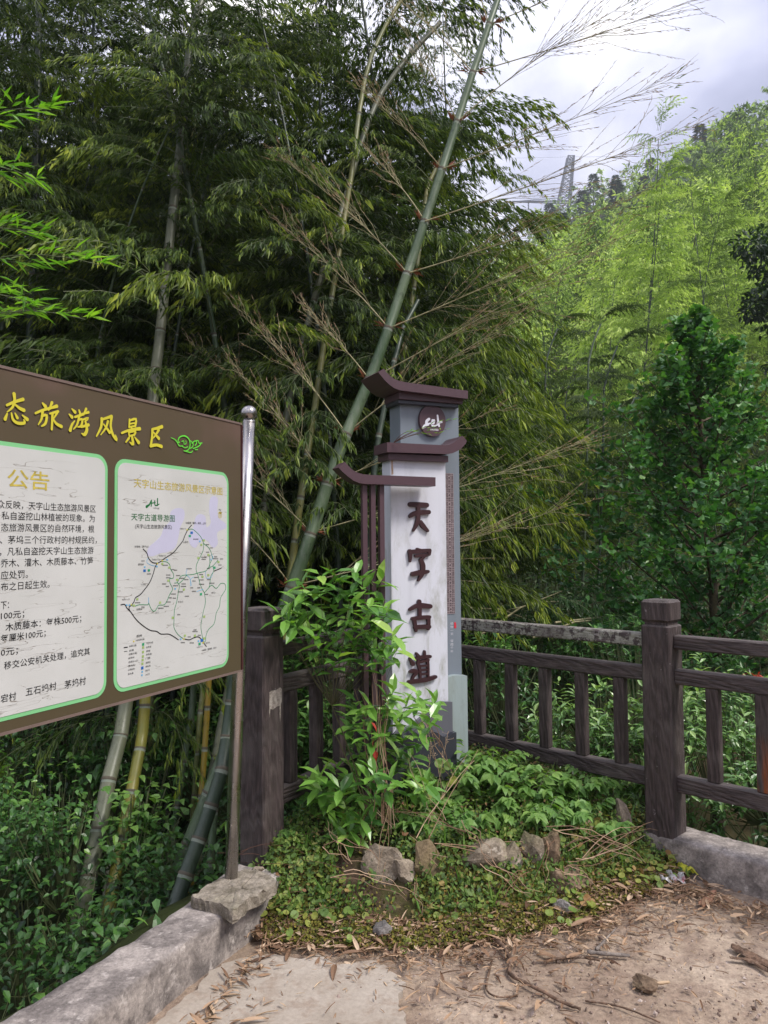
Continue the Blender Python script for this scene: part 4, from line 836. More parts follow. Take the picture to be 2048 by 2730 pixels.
# ------------------------------------------------------------------ traced culms beside the yard
def traced(label,pts,dep,wpx,cm,h0=None,lib=None,sc=1,group='bamboo culms beside the yard',prob=.8,gap=.25,extra=2.5,seed=1,azc=None,dv=0,per=2,rootdrop=True,leaf=None):
    """pts: places in the photo from bottom to top, dep: depth at bottom and top"""
    n=len(pts); P=[PD(p[0],p[1],dep[0]+(dep[1]-dep[0])*i/(n-1)) for i,p in enumerate(pts)]
    d=(P[0]-P[1]).normalized(); zt_=float(terrain(P[0].x,P[0].y))-.1
    if rootdrop and P[0].z>zt_: 
        k=(P[0].z-zt_)/max(.4,-d.z); P=[P[0]+d*k*.5+Vector((0,0,-.0)),*P] if k<.3 else [Vector((P[0].x+d.x*k,P[0].y+d.y*k,zt_)),P[0]+d*k*.5,*P]
    if extra: 
        e=(P[-1]-P[-2]).normalized(); P=P+[P[-1]+e*extra*.5+Vector((.0,0,-.02*extra)),P[-1]+e*extra+Vector((.12*extra,0,-.12*extra))]
    b=Vector(P[0]); r0=wpx[0]/2/F*dep[0]; r1=wpx[1]/2/F*dep[1]
    root=empty('bamboo_culm',b,label,'bamboo',group); mb=MB(); Q=[p-b for p in P]
    A,s,nodes=culm(mb,Q,r0,r1*(.6 if extra else 1),14,gap,seed,(0,1,2)); link('culm',mb.mesh('culm',[cm,M_node,M_wax],True),root)
    if h0 is not None:
        mf=MB(); crown(mf,A,s,nodes,h0,lib or PLUMES,random.Random(seed),sc,per,prob=prob,azc=azc,azs=1.3 if azc is not None else math.pi,dv=dv); link('foliage',mf.mesh('foliage',[leaf or LM_bam,M_twig]),root)
    return root,A,s,nodes,b
big=traced('stout green culm leaning up to the upper right with long bare tan branches',[(690,1790),(778,1568),(839,1395),(907,1197),(1000,975),(1086,728),(1185,432),(1262,190),(1327,0)],(4.75,5.5),(45,20),CM_green,None,gap=.30,extra=1.6,seed=3)
def bare_branches(rec,cfg,seed=5):
    """long bare branches with side twigs that end in dry sheaths"""
    root,A,s,nodes,b=rec; g=random.Random(seed); gn=np.random.default_rng(seed)
    for nd,side,Ln,lift,yd in cfg:
        p,t=at_s(A,s,nd); d=unit(np.array([side*math.cos(lift),yd,math.sin(lift)])); mb=MB(); m=9; u=np.linspace(0,1,m)
        Q=p+np.outer(u*Ln,d)+np.outer(u**2*Ln,[side*.10,0,-.10 if lift>.5 else .06])+np.outer(np.sin(u*4+nd)*.02*Ln,[0,1,.4]); tube(mb,Q,np.linspace(.0048,.0011,m),4,.5,0,cap=False)
        LP=[];LD=[]
        for j in range(int(12+Ln*14)):
            uu=g.uniform(.16,1) if j else 1.; c=np.array([np.interp(uu,u,Q[:,i]) for i in range(3)]); sd=unit(d+gn.normal(0,.30,3)+np.array([side*.1,0,.10])); sl=Ln*.30*(1.25-uu)*g.uniform(.6,1.4)+.10
            w_=np.linspace(0,1,5); K=c+np.outer(w_*sl,sd)+np.outer(w_**2*sl*.12,[side*.6,0,.2])+np.outer(np.sin(w_*9)*.008,[1,0,1]); tube(mb,K,np.linspace(.0017,.0008,5),3,.5,0,cap=False)
            for q in range(int(3+sl*18)):
                ww=g.uniform(.3,1); LP.append(c+sd*sl*ww+np.array([side*.07,0,.024])*ww*ww*sl); LD.append(unit(sd+gn.normal(0,.22,3)))
        LP=np.array(LP); n=len(LP); k=gn.uniform(.016,.045,n); mb.inst(*BLADE,leafM(LD,k,k*.12,rng=gn),LP,gn.uniform(.2,1,n),1)
        # a few green leaves left at the tip
        tp=Q[-1]; k=7; mb.inst(*BLADE,leafM(unit(d+gn.normal(0,.4,(k,3))),.06,.010,rng=gn),tp+gn.normal(0,.05,(k,3)),gn.uniform(.3,.8,k),2)
        link('branch',mb.mesh('branch',[M_twigdry,LM_dry,LM_bam2]),root)
        # rusty sheath at the joint
        mb=MB(); c=p+t*0.01+np.array([side*.035,0,0]); mb.inst(*BLADE,leafM(unit(d*.9+gn.normal(0,.35,(6,3))),gn.uniform(.05,.1,6),.018,rng=gn),np.repeat(c[None],6,0),.45,0); link('sheath',mb.mesh('sheath',LM_sheath),root)
LM_sheath=leafmat('rusty_sheath',[(0,(.16,.05,.025)),(1,(.30,.11,.05))],.7,.1)
nn=[x for x in big[3]]; cfg=[]
g0=random.Random(9)
for i,nd in enumerate(nn):
    if nd<1.9: continue
    for side in ((1,-1) if i%2 else (-1,1)):
        Ln=g0.uniform(.9,1.7) if side>0 else g0.uniform(.6,1.2); lf=g0.uniform(.25,.75) if side>0 else g0.uniform(.85,1.25)
        if nd>3.2 and side>0: Ln*=1.1
        cfg.append((nd,side,Ln,lf,g0.uniform(-.25,.15)))
bare_branches(big,cfg)
r2=traced('slim grey green culm crossing behind the notice pole top',[(667,1543),(700,1370),(747,1185),(808,913),(870,690),(913,555)],(5.5,6.1),(27,22),CM_grey,3.9,seed=4,sc=.85,azc=1.2)
bare_branches(r2,[(nd,s_,g0.uniform(.5,.95),g0.uniform(.6,1.1),g0.uniform(-.3,0)) for i,nd in enumerate(r2[3]) if 2.2<nd<4.4 and i%2 for s_ in (-1,)],8)
traced('slim yellow green culm left of the big leaning one',[(765,1605),(808,1284),(840,1086),(864,913),(900,700),(935,480)],(5.3,6.0),(25,17),CM_olive,3.8,seed=5,sc=.85,azc=1.5)
traced('thick upright grey green culm rising behind the notice board',[(255,2250),(295,2060),(335,1888),(380,1480),(407,1068),(426,900),(463,543),(488,333)],(4.6,6.0),(44,30),CM_grey,3.4,seed=6,sc=1.0)
traced('thin culm just left of the thick one above the board',[(325,1420),(352,1050),(383,876),(410,700)],(6.8,7.2),(21,18),CM_green,3.4,seed=7)
traced('thin brownish culm touching the thick one above the board',[(420,1500),(436,1068),(450,930),(470,700)],(6.2,6.7),(17,14),CM_olive,3.6,seed=8)
traced('thin dark culm right of the thick one above the board',[(480,1500),(500,1086),(518,913),(540,700)],(7.0,7.4),(20,17),CM_dark,3.4,seed=9)
traced('dark culm at the far left rising out of the frame',[(70,1400),(80,940),(93,600),(100,300),(104,100)],(6.2,6.8),(30,24),CM_dark,3.0,seed=10)
traced('green culm passing right behind the leaning one by the roof of the monument',[(985,1500),(1000,1234),(1030,1060),(1052,960),(1068,900)],(5.2,5.6),(26,20),CM_dark,None,seed=11,extra=.5)
traced('grey green culm directly behind the topmost brown roof',[(1050,1300),(1072,1000),(1092,850),(1120,650)],(5.9,6.3),(22,18),CM_olive,3.2,seed=12,azc=2.8,extra=1.2)
traced('bright yellow culm under the notice board',[(335,2190),(362,2050),(385,1900),(400,1500)],(4.7,5.2),(32,28),CM_yel,None,seed=13,extra=0)
traced('thin grey culm between the stout grey one and the bright yellow one',[(318,2100),(333,1980),(345,1890),(375,1500)],(5.6,5.9),(17,15),CM_grey,None,seed=14,extra=0)
traced('thin orange yellow culm under the right end of the board',[(525,2220),(540,2080),(555,1850),(575,1500)],(4.9,5.2),(15,16),CM_orange,None,seed=15,extra=0)
traced('thin olive culm beside the orange yellow one',[(520,2100),(534,1900),(545,1800),(556,1500)],(5.3,5.5),(15,14),CM_olive,None,seed=16,extra=0)
traced('green culm under the board right of the bright yellow one',[(480,2100),(497,1980),(515,1860),(530,1500)],(5.4,5.7),(17,17),CM_green,None,seed=17,extra=0)
traced('dark green culm leaning hard over the curb beside the pole footing',[(455,2450),(500,2320),(545,2200),(590,2060),(606,1960),(640,1700)],(3.75,4.3),(44,30),CM_dark,None,seed=18,extra=0,gap=.17)
traced('green culm hidden in leaves just left of the pole foot',[(560,2330),(575,2130),(605,1930),(625,1700)],(4.3,4.6),(20,20),CM_green,None,seed=19,extra=0)
# more thin stems seen in the gloom between the post and the monument
for i,(x0,x1,d_,w_) in enumerate([(560,600,7.5,12),(610,650,8.2,11),(705,745,7.2,13),(860,905,7.4,14),(900,935,8.6,11),(940,985,6.6,15),(1245,1260,8.5,12),(1275,1300,9.2,9),(150,185,7.6,15),(250,290,8.4,13),(30,45,8.8,14),(205,222,9.4,12)]):
    traced('thin '+['dark','olive','green'][i%3]+' stem deep in the grove, '+['between pole and near post','right of the near post','left of the evergreen shrub','behind the evergreen shrub','left of the brown slats','further left of the slats','behind the brown slats','right of the grey slab','beside the grey slab foot','above the board start','above the second title character','above the board near its edge'][i],[(x0,1750),((x0+x1)/2,1300),(x1,900)],(d_,d_+.4),(w_,w_),[CM_dark,CM_olive,CM_green][i%3],2.9,seed=30+i,group='thin stems deep in the grove',extra=1.5,sc=.9)
# ------------------------------------------------------------------ the standing grove
GEN=[make_bamboo(9.5,.10,2.6,1,cm=CM_dark),make_bamboo(10.5,.07,3.0,2,dv=.05,cm=CM_dark),make_bamboo(8.5,.13,2.2,3),make_bamboo(9,.10,2.0,4,cm=CM_dark),make_bamboo(10,.12,2.8,5,dv=.08)]
g=random.Random(21); RY=(6.3,6.9,7.5,8.2,9.0,9.9,10.9,12.0,13.2,14.6,16.2); ROWS='first second third fourth fifth sixth seventh eighth ninth tenth last'.split(); SECT=['the outer end of the board','the first title characters','the map panel','the steel pole','the monument roofs']
spots=[]
for y in (6.3,6.9,7.5,8.2,9.0,9.9,10.9,12.0,13.2,14.6,16.2):
    x=-.56*y-.8
    while x<(.05 if y<7.6 else .025 if y<10 else .0)*y:
        spots.append((x+g.uniform(-.25,.25),y+g.uniform(-.35,.35))); x+=g.uniform(.6,.95)*(1 if y<9 else 1.3)
spots+=[(.98,8.1),(.28,6.7),(.50,7.2),(.62,8.0),(.75,9.0),(.95,10.2),(1.25,12.0),(.9,11.2)]; print('grove',len(spots))
for i,(x,y) in enumerate(spots):
    place_bamboo(GEN[i%5],x,y,(g.uniform(-1.2,1.2) if x/y<-.26 else g.uniform(1.6,4.6) if x<.4 else g.uniform(1.2,5)),g.uniform(.72,1.0),'leafy grove bamboo, '+ROWS[[r for r in range(11) if y>=RY[r]-.36][-1]]+' row back, behind '+SECT[min(4,max(0,int((x/y+.66)/.15)))],'tall bamboos of the dense grove',tilt=g.uniform(0,.045),ta=g.uniform(0,6))
# ------------------------------------------------------------------ shrubs and small trees
class LeafMesh:
    """a few single leaf meshes per material, shared by every leaf that is an object of its own"""
    cache={}
    @classmethod
    def get(c,tpl,asp,m):
        k=(id(tpl),round(asp,2),m.name)
        if k not in c.cache:
            c.cache[k]=[]
            for v in (.12,.35,.55,.8): mb=MB(); mb.add(tpl[0]*np.array([asp,1,1]),tpl[1],v); c.cache[k].append(mb.mesh('leaf',m))
        return c.cache[k]
def leaves_on(root,tpl,D,P,ln,asp,val,m,nparts=0,up=(0,0,1),tw=.35,name='leaf'):
    """put leaves on a plant: the nparts nearest ones as single leaf objects, the others joined"""
    D=np.asarray(D);P=np.asarray(P);n=len(P); ln=np.broadcast_to(ln,(n,)); val=np.clip(np.broadcast_to(val,(n,)),0,1)
    M=leafM(D,ln,ln*asp,up,tw); base=np.array(root.location); o=np.argsort(np.linalg.norm(P-np.array([0,0,CZ]),axis=1)-1.5*ln*0); near=o[:nparts]; far=o[nparts:]
    if nparts:
        ms=LeafMesh.get(tpl,asp,m)
        Mo=leafM(D,ln,ln,up,tw)
        for i in near:
            ob=link(name,ms[min(3,int(val[i]*4))],root); A=Matrix(Mo[i].tolist()).to_4x4(); A.translation=Vector(P[i]-base); ob.matrix_local=A
    if len(far):
        mb=MB(); mb.inst(*tpl,M[far],P[far]-base,val[far],0); ob=mb.build('foliage',m,root)
        if nparts: ob['kind']='stuff'
def stems_to(root,tips,foot,r,m,g,name='stems',forks=6):
    mb=MB(); base=np.array(root.location); tips=np.asarray(tips); foot=np.array(foot)
    k=min(forks,len(tips)); hubs=tips[g.choice(len(tips),k,replace=False)]; hubs=foot+(hubs-foot)*.55
    for h in hubs:
        u=np.linspace(0,1,5)[:,None]; Q=foot+(h-foot)*u+np.array([0,0,1])*(u*(1-u))*.15; tube(mb,Q-base,np.linspace(r,r*.6,5),5,.5,cap=False)
    for t in tips:
        h=hubs[np.argmin(np.linalg.norm(hubs-t,axis=1))]; u=np.linspace(0,1,4)[:,None]; Q=h+(t-h)*u+np.array([0,0,-1])*(u*(1-u))*.12; tube(mb,Q-base,np.linspace(r*.5,r*.2,4),3,.5,cap=False)
    return mb.build(name,m,root)
def shrub(label,c,rad,ncl,nl,ln,asp,m,g,tpl=BROAD,nparts=0,name='shrub',cat='shrub',group=None,foot=None,whorl=True,pitch=(.1,.9),shell=.55,stem=None,flatten=0,dv=0,droop=.15,bias=(0,-.35,.35)):
    c=np.array(c,float); rad=np.array(rad,float)
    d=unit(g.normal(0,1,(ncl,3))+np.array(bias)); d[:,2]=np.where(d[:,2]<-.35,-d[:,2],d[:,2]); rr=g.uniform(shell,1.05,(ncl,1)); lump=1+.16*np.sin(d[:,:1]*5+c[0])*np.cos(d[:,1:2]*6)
    T=c+d*rad*rr*lump; foot=foot if foot is not None else (c[0],c[1],float(terrain(c[0],c[1]))-.05)
    root=empty(name,foot,label,cat,group)
    D=[];P=[];V=[]
    for t,dd,r_ in zip(T,d,rr[:,0]):
        ax=unit(dd*.6+np.array([0,0,.75])+g.normal(0,.2,3)); a=unit(np.cross(ax,[.3,.2,.9])); b=np.cross(ax,a)
        for k in range(nl):
            th=2*math.pi*k/nl*1.0+g.uniform(-.5,.5); q=g.uniform(*pitch); s=g.uniform(-1,.15)*ln*(1.5 if whorl else 4)
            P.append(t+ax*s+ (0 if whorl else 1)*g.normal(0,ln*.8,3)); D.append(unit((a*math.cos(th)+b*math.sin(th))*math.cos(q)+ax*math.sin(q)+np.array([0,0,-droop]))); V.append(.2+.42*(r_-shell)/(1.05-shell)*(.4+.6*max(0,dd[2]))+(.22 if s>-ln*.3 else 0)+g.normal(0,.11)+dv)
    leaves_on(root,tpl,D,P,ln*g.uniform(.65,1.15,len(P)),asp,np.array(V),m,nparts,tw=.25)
    stems_to(root,T,foot,max(.006,ln*.12),stem or M_stem,g,'stem')
    return root
# evergreen shrub growing up in front of the monument; tips read off the photo
def photinia():
    g=np.random.default_rng(5); foot=np.array(PZ(1000,2225,.20)); root=empty('evergreen_shrub',foot,'glossy evergreen shrub with whorled leaves growing in front of the monument slats','shrub')
    tips=[(775,1620),(745,1635),(790,1665),(985,1660),(1020,1610),(800,1545),(850,1530),(905,1548),(945,1520),(965,1560),(1020,1545),(790,1600),(835,1590),(880,1600),(930,1605),(985,1610),(1035,1625),(760,1648),(815,1650),(870,1655),(920,1650),(965,1670),(1010,1680),(1050,1690),(840,1700),(890,1705),(940,1700),(1000,1725),(1060,1730),(850,1750),(905,1745),(955,1755),(1030,1750),
      (950,1870),(985,1880),(1045,1885),(1085,1880),(1115,1850),(1160,1870),(1060,1920),(940,1920),(985,1950),(1030,1960),(1080,1955),(960,2000),(1010,2010),(1060,2020),(1100,2010),(900,2040),(945,2050),(1000,2060),(1045,2075),(850,2065),(905,2100),(950,2110),(1000,2110),(860,2110),(880,2150),(925,2160),(905,2200),(960,2180),(840,2120),(1110,2080),(1140,2090),(1150,1900),(1050,1840),(830,2080),(935,2210),(1120,1950),(1015,1900)]
    T=[];D=[];P=[];V=[]
    for (x,y) in tips:
        dep=3.60+g.uniform(-.18,.22)-(.10 if y>2050 else 0)+(.0 if x<950 else .0); t=np.array(PD(x,y,min(dep,3.76 if x>1000 else 3.9))); T.append(t)
        ax=unit(np.array([(x-960)/700,-.35,.75])+g.normal(0,.16,3)); a=unit(np.cross(ax,[.3,.2,.9])); b=np.cross(ax,a)
        for k in range(9):
            th=k*2.4+g.uniform(-.3,.3); q=g.uniform(-.1,.85)*(1-k*.06); s=-.012*k
            P.append(t+ax*s); D.append(unit((a*math.cos(th)+b*math.sin(th))*math.cos(q)+ax*math.sin(q)+np.array([0,-.1,0]))); V.append(.64-.04*k+g.normal(0,.14))
    leaves_on(root,BROAD,D,P,g.uniform(.08,.12,len(P)),.44,np.array(V),LM_pho,300,tw=.2)
    stems_to(root,T[:36],foot,.0042,M_stemg,g,'stem',3); stems_to(root,T[36:],foot,.0036,M_stemg,g,'stem',4)
    P=[np.array(PD(x,y,3.45)) for x,y in ((1000,2000),(997,1968),(990,1925))]; leaves_on(root,OVATE,[(.1,-.2,-1),(-.2,-.2,-1),(.5,-.2,-.6)],P,.05,.5,.3,LM_red,3,name='red_leaf')
photinia()
# slope below the left curb
g=np.random.default_rng(14)
kinds=['low broadleaf shrub on the slope below the notice board']
sl=[]
for y in np.arange(1.75,6.4,.52):
    xl=-.80-(3.0-y)*.36 if y<3.1 else -.72+(y-3.5)*.62
    for j in range(6):
        x=xl-.48-j*.60+g.uniform(-.12,.12)
        if x/y<-.66: continue
        sl.append((x,y+g.uniform(-.12,.12),j))
sl.sort(key=lambda a:math.hypot(a[0],a[1]))
ORD='first second third fourth fifth sixth seventh eighth ninth'.split(); side=['against the curb','one step out','two steps out','three steps out','four steps out','five steps out']
for i,(x,y,j) in enumerate(sl):
    zt=-.36+.11*j+.035*(y-2)+g.uniform(-.09,.11)+(.16 if y>4.2 else 0); big_=g.random()<.45
    shrub('dark broadleaf shrub '+ORD[min(8,int((y-1.6)/.52))]+' from the viewer, '+side[j],(x,y,zt-.32),(.42,.40,.40),115 if y<4.6 else 80,7,.074 if big_ else .052,.58,LM_und,g,tpl=OVATE,nparts=150 if i<12 else 0,name='understory_shrub',group='shrubs on the slope under the board',whorl=False,pitch=(-.3,.35),shell=.4,stem=M_twig,droop=.22,dv=.2 if big_ else .06)
# shrubs behind the right hand railing
def fshrub(lab,px,py,dep,rad,ncl,nl,ln,asp,m,np_=0,dv=0,tpl=BROAD,**k):
    c=PD(px,py,dep); return shrub(lab,c,rad,ncl,nl,ln,asp,m,g,tpl=tpl,nparts=np_,dv=dv,stem=M_twig,**k)
fshrub('pale glossy shrub filling the gaps between the balusters left of the tall post',1560,2030,5.0,(.52,.45,.52),190,8,.066,.38,LM_fence,220,.14)
fshrub('large pale glossy shrub behind the railing just beyond the tall post',1850,2040,4.75,(.55,.50,.62),270,8,.064,.4,LM_fence,260,.14)
fshrub('pale glossy shrub at the outer end of the railing, spilling towards the curb',2080,2180,4.3,(.50,.42,.46),200,8,.060,.4,LM_fence,160,.12)
fshrub('green shrub seen above the lower rail beside the tall post',1690,1790,6.0,(.60,.5,.50),120,8,.062,.4,LM_und,0,.2)
fshrub('shadowy shrub behind the first balusters right of the monument',1330,1850,5.7,(.42,.4,.55),90,7,.07,.42,LM_und,60,.0)
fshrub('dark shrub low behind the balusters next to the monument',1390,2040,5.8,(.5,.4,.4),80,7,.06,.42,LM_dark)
fshrub('shrub below the rail at the frame edge',2060,1840,6.2,(.8,.6,.55),120,8,.06,.4,LM_und,0,.15)
rs=fshrub('small shrub with a tuft of red new leaves beyond the railing',2010,1812,5.0,(.11,.10,.05),9,5,.05,.3,LM_red)
for i,(px,py,dep,r_,m_,dv) in enumerate([(1300,1700,7.5,.8,LM_dark,.2),(1480,1730,7.2,.7,LM_und,0),(1600,1760,7.6,.8,LM_und,.1),(1760,1720,8.0,.9,LM_und,.05),(1950,1700,7.9,.9,LM_und,.1),(1420,1640,9.5,1.0,LM_dark,.3),(1620,1610,10.5,1.0,LM_und,0),(1250,1640,9.5,.9,LM_dark,.2),(1800,1590,10.8,1.2,LM_und,0),(2060,1600,9.6,1.2,LM_und,.1),(900,1750,6.3,.75,LM_und,0),(760,1820,5.9,.6,LM_und,.05),(840,1950,5.2,.45,LM_und,.0),(1050,1760,7.0,.8,LM_dark,.2),(700,1650,8.2,.9,LM_dark,.3),(960,1600,9.0,1.0,LM_dark,.3),(1130,1560,10.5,1.2,LM_dark,.3),(1330,1560,13.5,1.3,LM_dark,.45),(1520,1545,15,1.4,LM_und,0),(1720,1510,15,1.5,LM_und,0)]):
    c=PD(px,py,dep); shrub(['low','wide','rounded','ragged'][i%4]+' undergrowth bush '+['close behind','some way behind','far behind'][int((dep>7.5)+(dep>10))]+' '+['the near post','the evergreen shrub','the brown slats','the grey slab','the first balusters','the third baluster','the fifth baluster','the tall post','the outer rail'][min(8,max(0,int((px-700)/150)))],c,(r_,r_*.8,r_*.75),int(110),7,.05+.006*dep,.42,m_,g,name='undergrowth_bush',group='undergrowth bushes beyond the railing',whorl=False,pitch=(-.3,.6),dv=dv,shell=.35,droop=.3,stem=M_twig)
# thicker undergrowth closing the view under the grove
ub=[]
for i in range(46):
    y=g.uniform(7,13); x=g.uniform(-.62,.16)*y
    c=(x,y,float(terrain(x,y))+g.uniform(.35,1.0)); ub.append(c)
protos=[]
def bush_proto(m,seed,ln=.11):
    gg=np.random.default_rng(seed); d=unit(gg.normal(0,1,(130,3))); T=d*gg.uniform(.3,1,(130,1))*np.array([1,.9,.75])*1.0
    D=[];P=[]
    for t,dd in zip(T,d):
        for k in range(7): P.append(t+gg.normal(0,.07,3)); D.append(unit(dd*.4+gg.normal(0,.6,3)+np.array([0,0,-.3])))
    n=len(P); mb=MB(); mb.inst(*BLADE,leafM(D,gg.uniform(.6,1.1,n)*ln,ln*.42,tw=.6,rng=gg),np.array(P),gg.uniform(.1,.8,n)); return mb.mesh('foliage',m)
BP_=[bush_proto(LM_dark,1),bush_proto(LM_und,2),bush_proto(LM_dark,3,.09),bush_proto(LM_und,4,.08)]
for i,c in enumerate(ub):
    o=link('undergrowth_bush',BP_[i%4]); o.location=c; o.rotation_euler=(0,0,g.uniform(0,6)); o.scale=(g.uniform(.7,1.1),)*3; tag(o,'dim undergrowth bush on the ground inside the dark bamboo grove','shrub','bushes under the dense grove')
# ginkgo sapling
def fan_tree():
    g=np.random.default_rng(77); b=PD(1905,1960,7.0); b.z=float(terrain(b.x,b.y)); top=PD(1870,860,7.0); root=empty('fan_leaf_tree',b,'young ginkgo tree with a bushy cone of fan leaves behind the tall railing post','tree')
    H=top.z-b.z; L0=np.array(root.location); mb=MB(); u=np.linspace(0,1,9)[:,None]; TR=(top-b)
    Q=u*np.array(TR)+np.array([.05,0,0])*np.sin(u*5); tube(mb,Q,np.linspace(.065,.012,9),10,.5); mb.build('trunk',M_bark,root,smooth=True)
    P=[];D=[];V=[]; lim=MB()
    for i in range(84):
        f=.20+.80*(i+.5)/84; p=np.array([np.interp(f,u[:,0],Q[:,k]) for k in range(3)]); az=i*2.399+g.uniform(-.3,.3); Lb=max(.16,(1.50*(1-((f-.25)/.75)**1.5)+.12 if f>.25 else 1.5))*g.uniform(.65,1.12); el=g.uniform(.25,.75)
        d=np.array([math.cos(az)*math.cos(el),math.sin(az)*math.cos(el),math.sin(el)]); w_=np.linspace(0,1,5)[:,None]; K=p+d*w_*Lb+np.array([0,0,.18])*w_**2*Lb; tube(lim,K,np.linspace(.014,.003,5),4,.5,cap=False)
        subs=[(K,Lb)]
        for j in range(6):
            s0=g.uniform(.25,.95); q=np.array([np.interp(s0,w_[:,0],K[:,k]) for k in range(3)]); dd=unit(d+g.normal(0,.55,3)); sl=Lb*.38*g.uniform(.6,1.2); K2=q+dd*w_*sl; tube(lim,K2,.003,3,.5,cap=False); subs.append((K2,sl))
        for K2,sl in subs:
            n=int(10+sl*34)
            for k in range(n):
                s0=g.uniform(.12,1.05); q=np.array([np.interp(s0,w_[:,0],K2[:,x]) for x in range(3)]); r=unit(g.normal(0,1,3)); P.append(q+r*.03); D.append(unit(r+np.array([0,0,.1])+g.normal(0,.3,3))); V.append(.47+.28*s0*g.uniform(0,1)+.3*f*s0+g.normal(0,.1))
    lim.build('limbs',M_bark,root); n=len(P); print('gink',n); P=np.array(P)+L0; leaves_on(root,FAN,D,P,g.uniform(.05,.082,n),1.0,np.array(V),LM_gink,300,tw=.6)
fan_tree()
g=np.random.default_rng(15)
fshrub('low bush of fan shaped leaves below the young tree',1800,1830,6.6,(.75,.5,.45),120,8,.055,.9,LM_gink,0,.0,tpl=FAN,name='fan_leaf_bush')
fshrub('low bush of fan shaped leaves at the frame edge under the young tree',2040,1720,7.2,(.6,.5,.6),100,8,.058,.9,LM_gink,0,-.05,tpl=FAN,name='fan_leaf_bush')
# dark broadleaf tree reaching in at the frame edge
def dark_tree():
    b=PD(2190,1500,14.5); b.z=float(terrain(b.x,b.y)); root=empty('broadleaf_tree',b,'dark broadleaf tree at the frame edge in front of the bright hillside bamboo','tree')
    g=np.random.default_rng(3); mb=MB(); c0=np.array(PD(2150,720,14.5)); L0=np.array(b); tube(mb,np.array([[0,0,-.2],[.05,0,3],list(c0-L0)]),[.16,.12,.05],10,.5); mb.build('trunk',M_bark,root,smooth=True)
    P=[];D=[];V=[]
    for (px,py,r) in [(2010,650,.42),(2090,640,.6),(2050,700,.5),(2150,720,.9),(2080,780,.5),(2030,790,.33),(2120,850,.7),(2200,650,.8),(2010,830,.25),(2150,960,.8),(2200,1100,.8)]:
        c=np.array(PD(px,py,14.5+g.uniform(-.6,.6)))
        for k in range(int(420*r)+60): d=unit(g.normal(0,1,3)); q=c+d*r*g.uniform(.5,1)*np.array([1,1,.7]); P.append(q); D.append(unit(d*.6+g.normal(0,.5,3)+np.array([0,0,-.3]))); V.append(.2+.3*max(0,d[2])+g.normal(0,.1))
    leaves_on(root,OVATE,D,P,.13,.5,np.array(V),LM_dark)
dark_tree()
# fronds of a young bamboo leaning in from outside the frame
def fronds():
    b=Vector((-1.78,2.75,float(terrain(-1.78,2.75)))); root=empty('young_bamboo',b,'young bamboo whose bright green fronds reach into view above the notice board','bamboo')
    L0=np.array(b); mb=MB(); culm(mb,[(0,0,0),(.0,.02,2.2),(.03,.05,3.6)],.014,.006,8,.25,2,(0,1,2)); link('culm',mb.mesh('culm',[CM_green,M_node,M_wax],True),root)
    g=np.random.default_rng(8)
    for (x0,y0,x1,y1,dep) in [(-170,380,130,292,2.55),(-170,440,92,478,2.5),(-170,700,265,706,2.6),(-170,640,100,628,2.7),(-170,860,228,852,2.6),(-170,800,85,812,2.5)]:
        a=np.array(b)+np.array([.02,.03,0]); p0=np.array(PD(x0,y0,2.75)); a[2]=p0[2]-.12; p1=np.array(PD(x1,y1,dep)); u=np.linspace(0,1,8)[:,None]; K=a+(p1-a)*u+np.array([0,0,.35])*u*(1-u); mb=MB(); tube(mb,K-L0,np.linspace(.003,.0012,8),4,.5,1,cap=False)
        P=[];D=[];V=[]; dd=unit(p1-a)
        for j in range(19):
            s=.25+.75*j/18; q=np.array([np.interp(s,u[:,0],K[:,k]) for k in range(3)]); sg=1 if j%2 else -1; off=unit(dd+np.array([0,sg*.7,g.uniform(-.5,.45)])); ln_=.16*(1.1-s)*g.uniform(.5,1.2)+.02
            tube(mb,np.array([q,q+off*ln_])-L0,.0010,3,.5,1,cap=False)
            for k in range(3): P.append(q+off*ln_*(k+1)/3); D.append(unit(off*.8+dd*.4+g.normal(0,.33,3)+np.array([0,0,-.12]))); V.append(g.uniform(.35,.95))
        mb.inst(*BLADE,leafM(D,g.uniform(.05,.095,len(P)),.011,tw=.5,rng=g),np.array(P)-L0,np.array(V),0); link('frond',mb.mesh('frond',[LM_bright,M_twig]),root)
fronds()
# ------------------------------------------------------------------ middle distance bamboo
MID=[make_bamboo(6.5,.28,1.6,51,leaf=LM_bam2,r=.035,scale=.9,dv=.0),make_bamboo(6,.34,1.8,52,leaf=LM_bam2,r=.03,scale=.85),make_bamboo(7,.24,2.4,53,leaf=LM_bam,r=.035,scale=.85,dv=.1)]
gg=random.Random(31)
mids=[(1265,9.5,.5),(1350,11,.58),(1400,12,.66),(1330,14,.95),(1450,13,.85),(1500,12,.86),(1562,10.5,.83),(1600,12.5,.9),(1655,14,.95),(1540,15,1.0),(1700,15,1.05),(1760,13,.95),(1620,17,1.1),(1460,17,1.05),(1380,18,1.0),(1820,16,1.15),(1900,14,1.1),(1980,15.5,1.2),(2060,14,1.1),(1740,18.5,1.2),(1900,19,1.25),(2040,19,1.3),(1310,19,1.0),(1240,13,.8),(1220,17,1.0),(1560,19,1.1),(1950,11.5,.85),(2090,11,.9)]
labs={0:'slim bamboo arching just right of the monument',6:'tall pale stemmed bamboo standing in the middle of the shaded valley grove'}
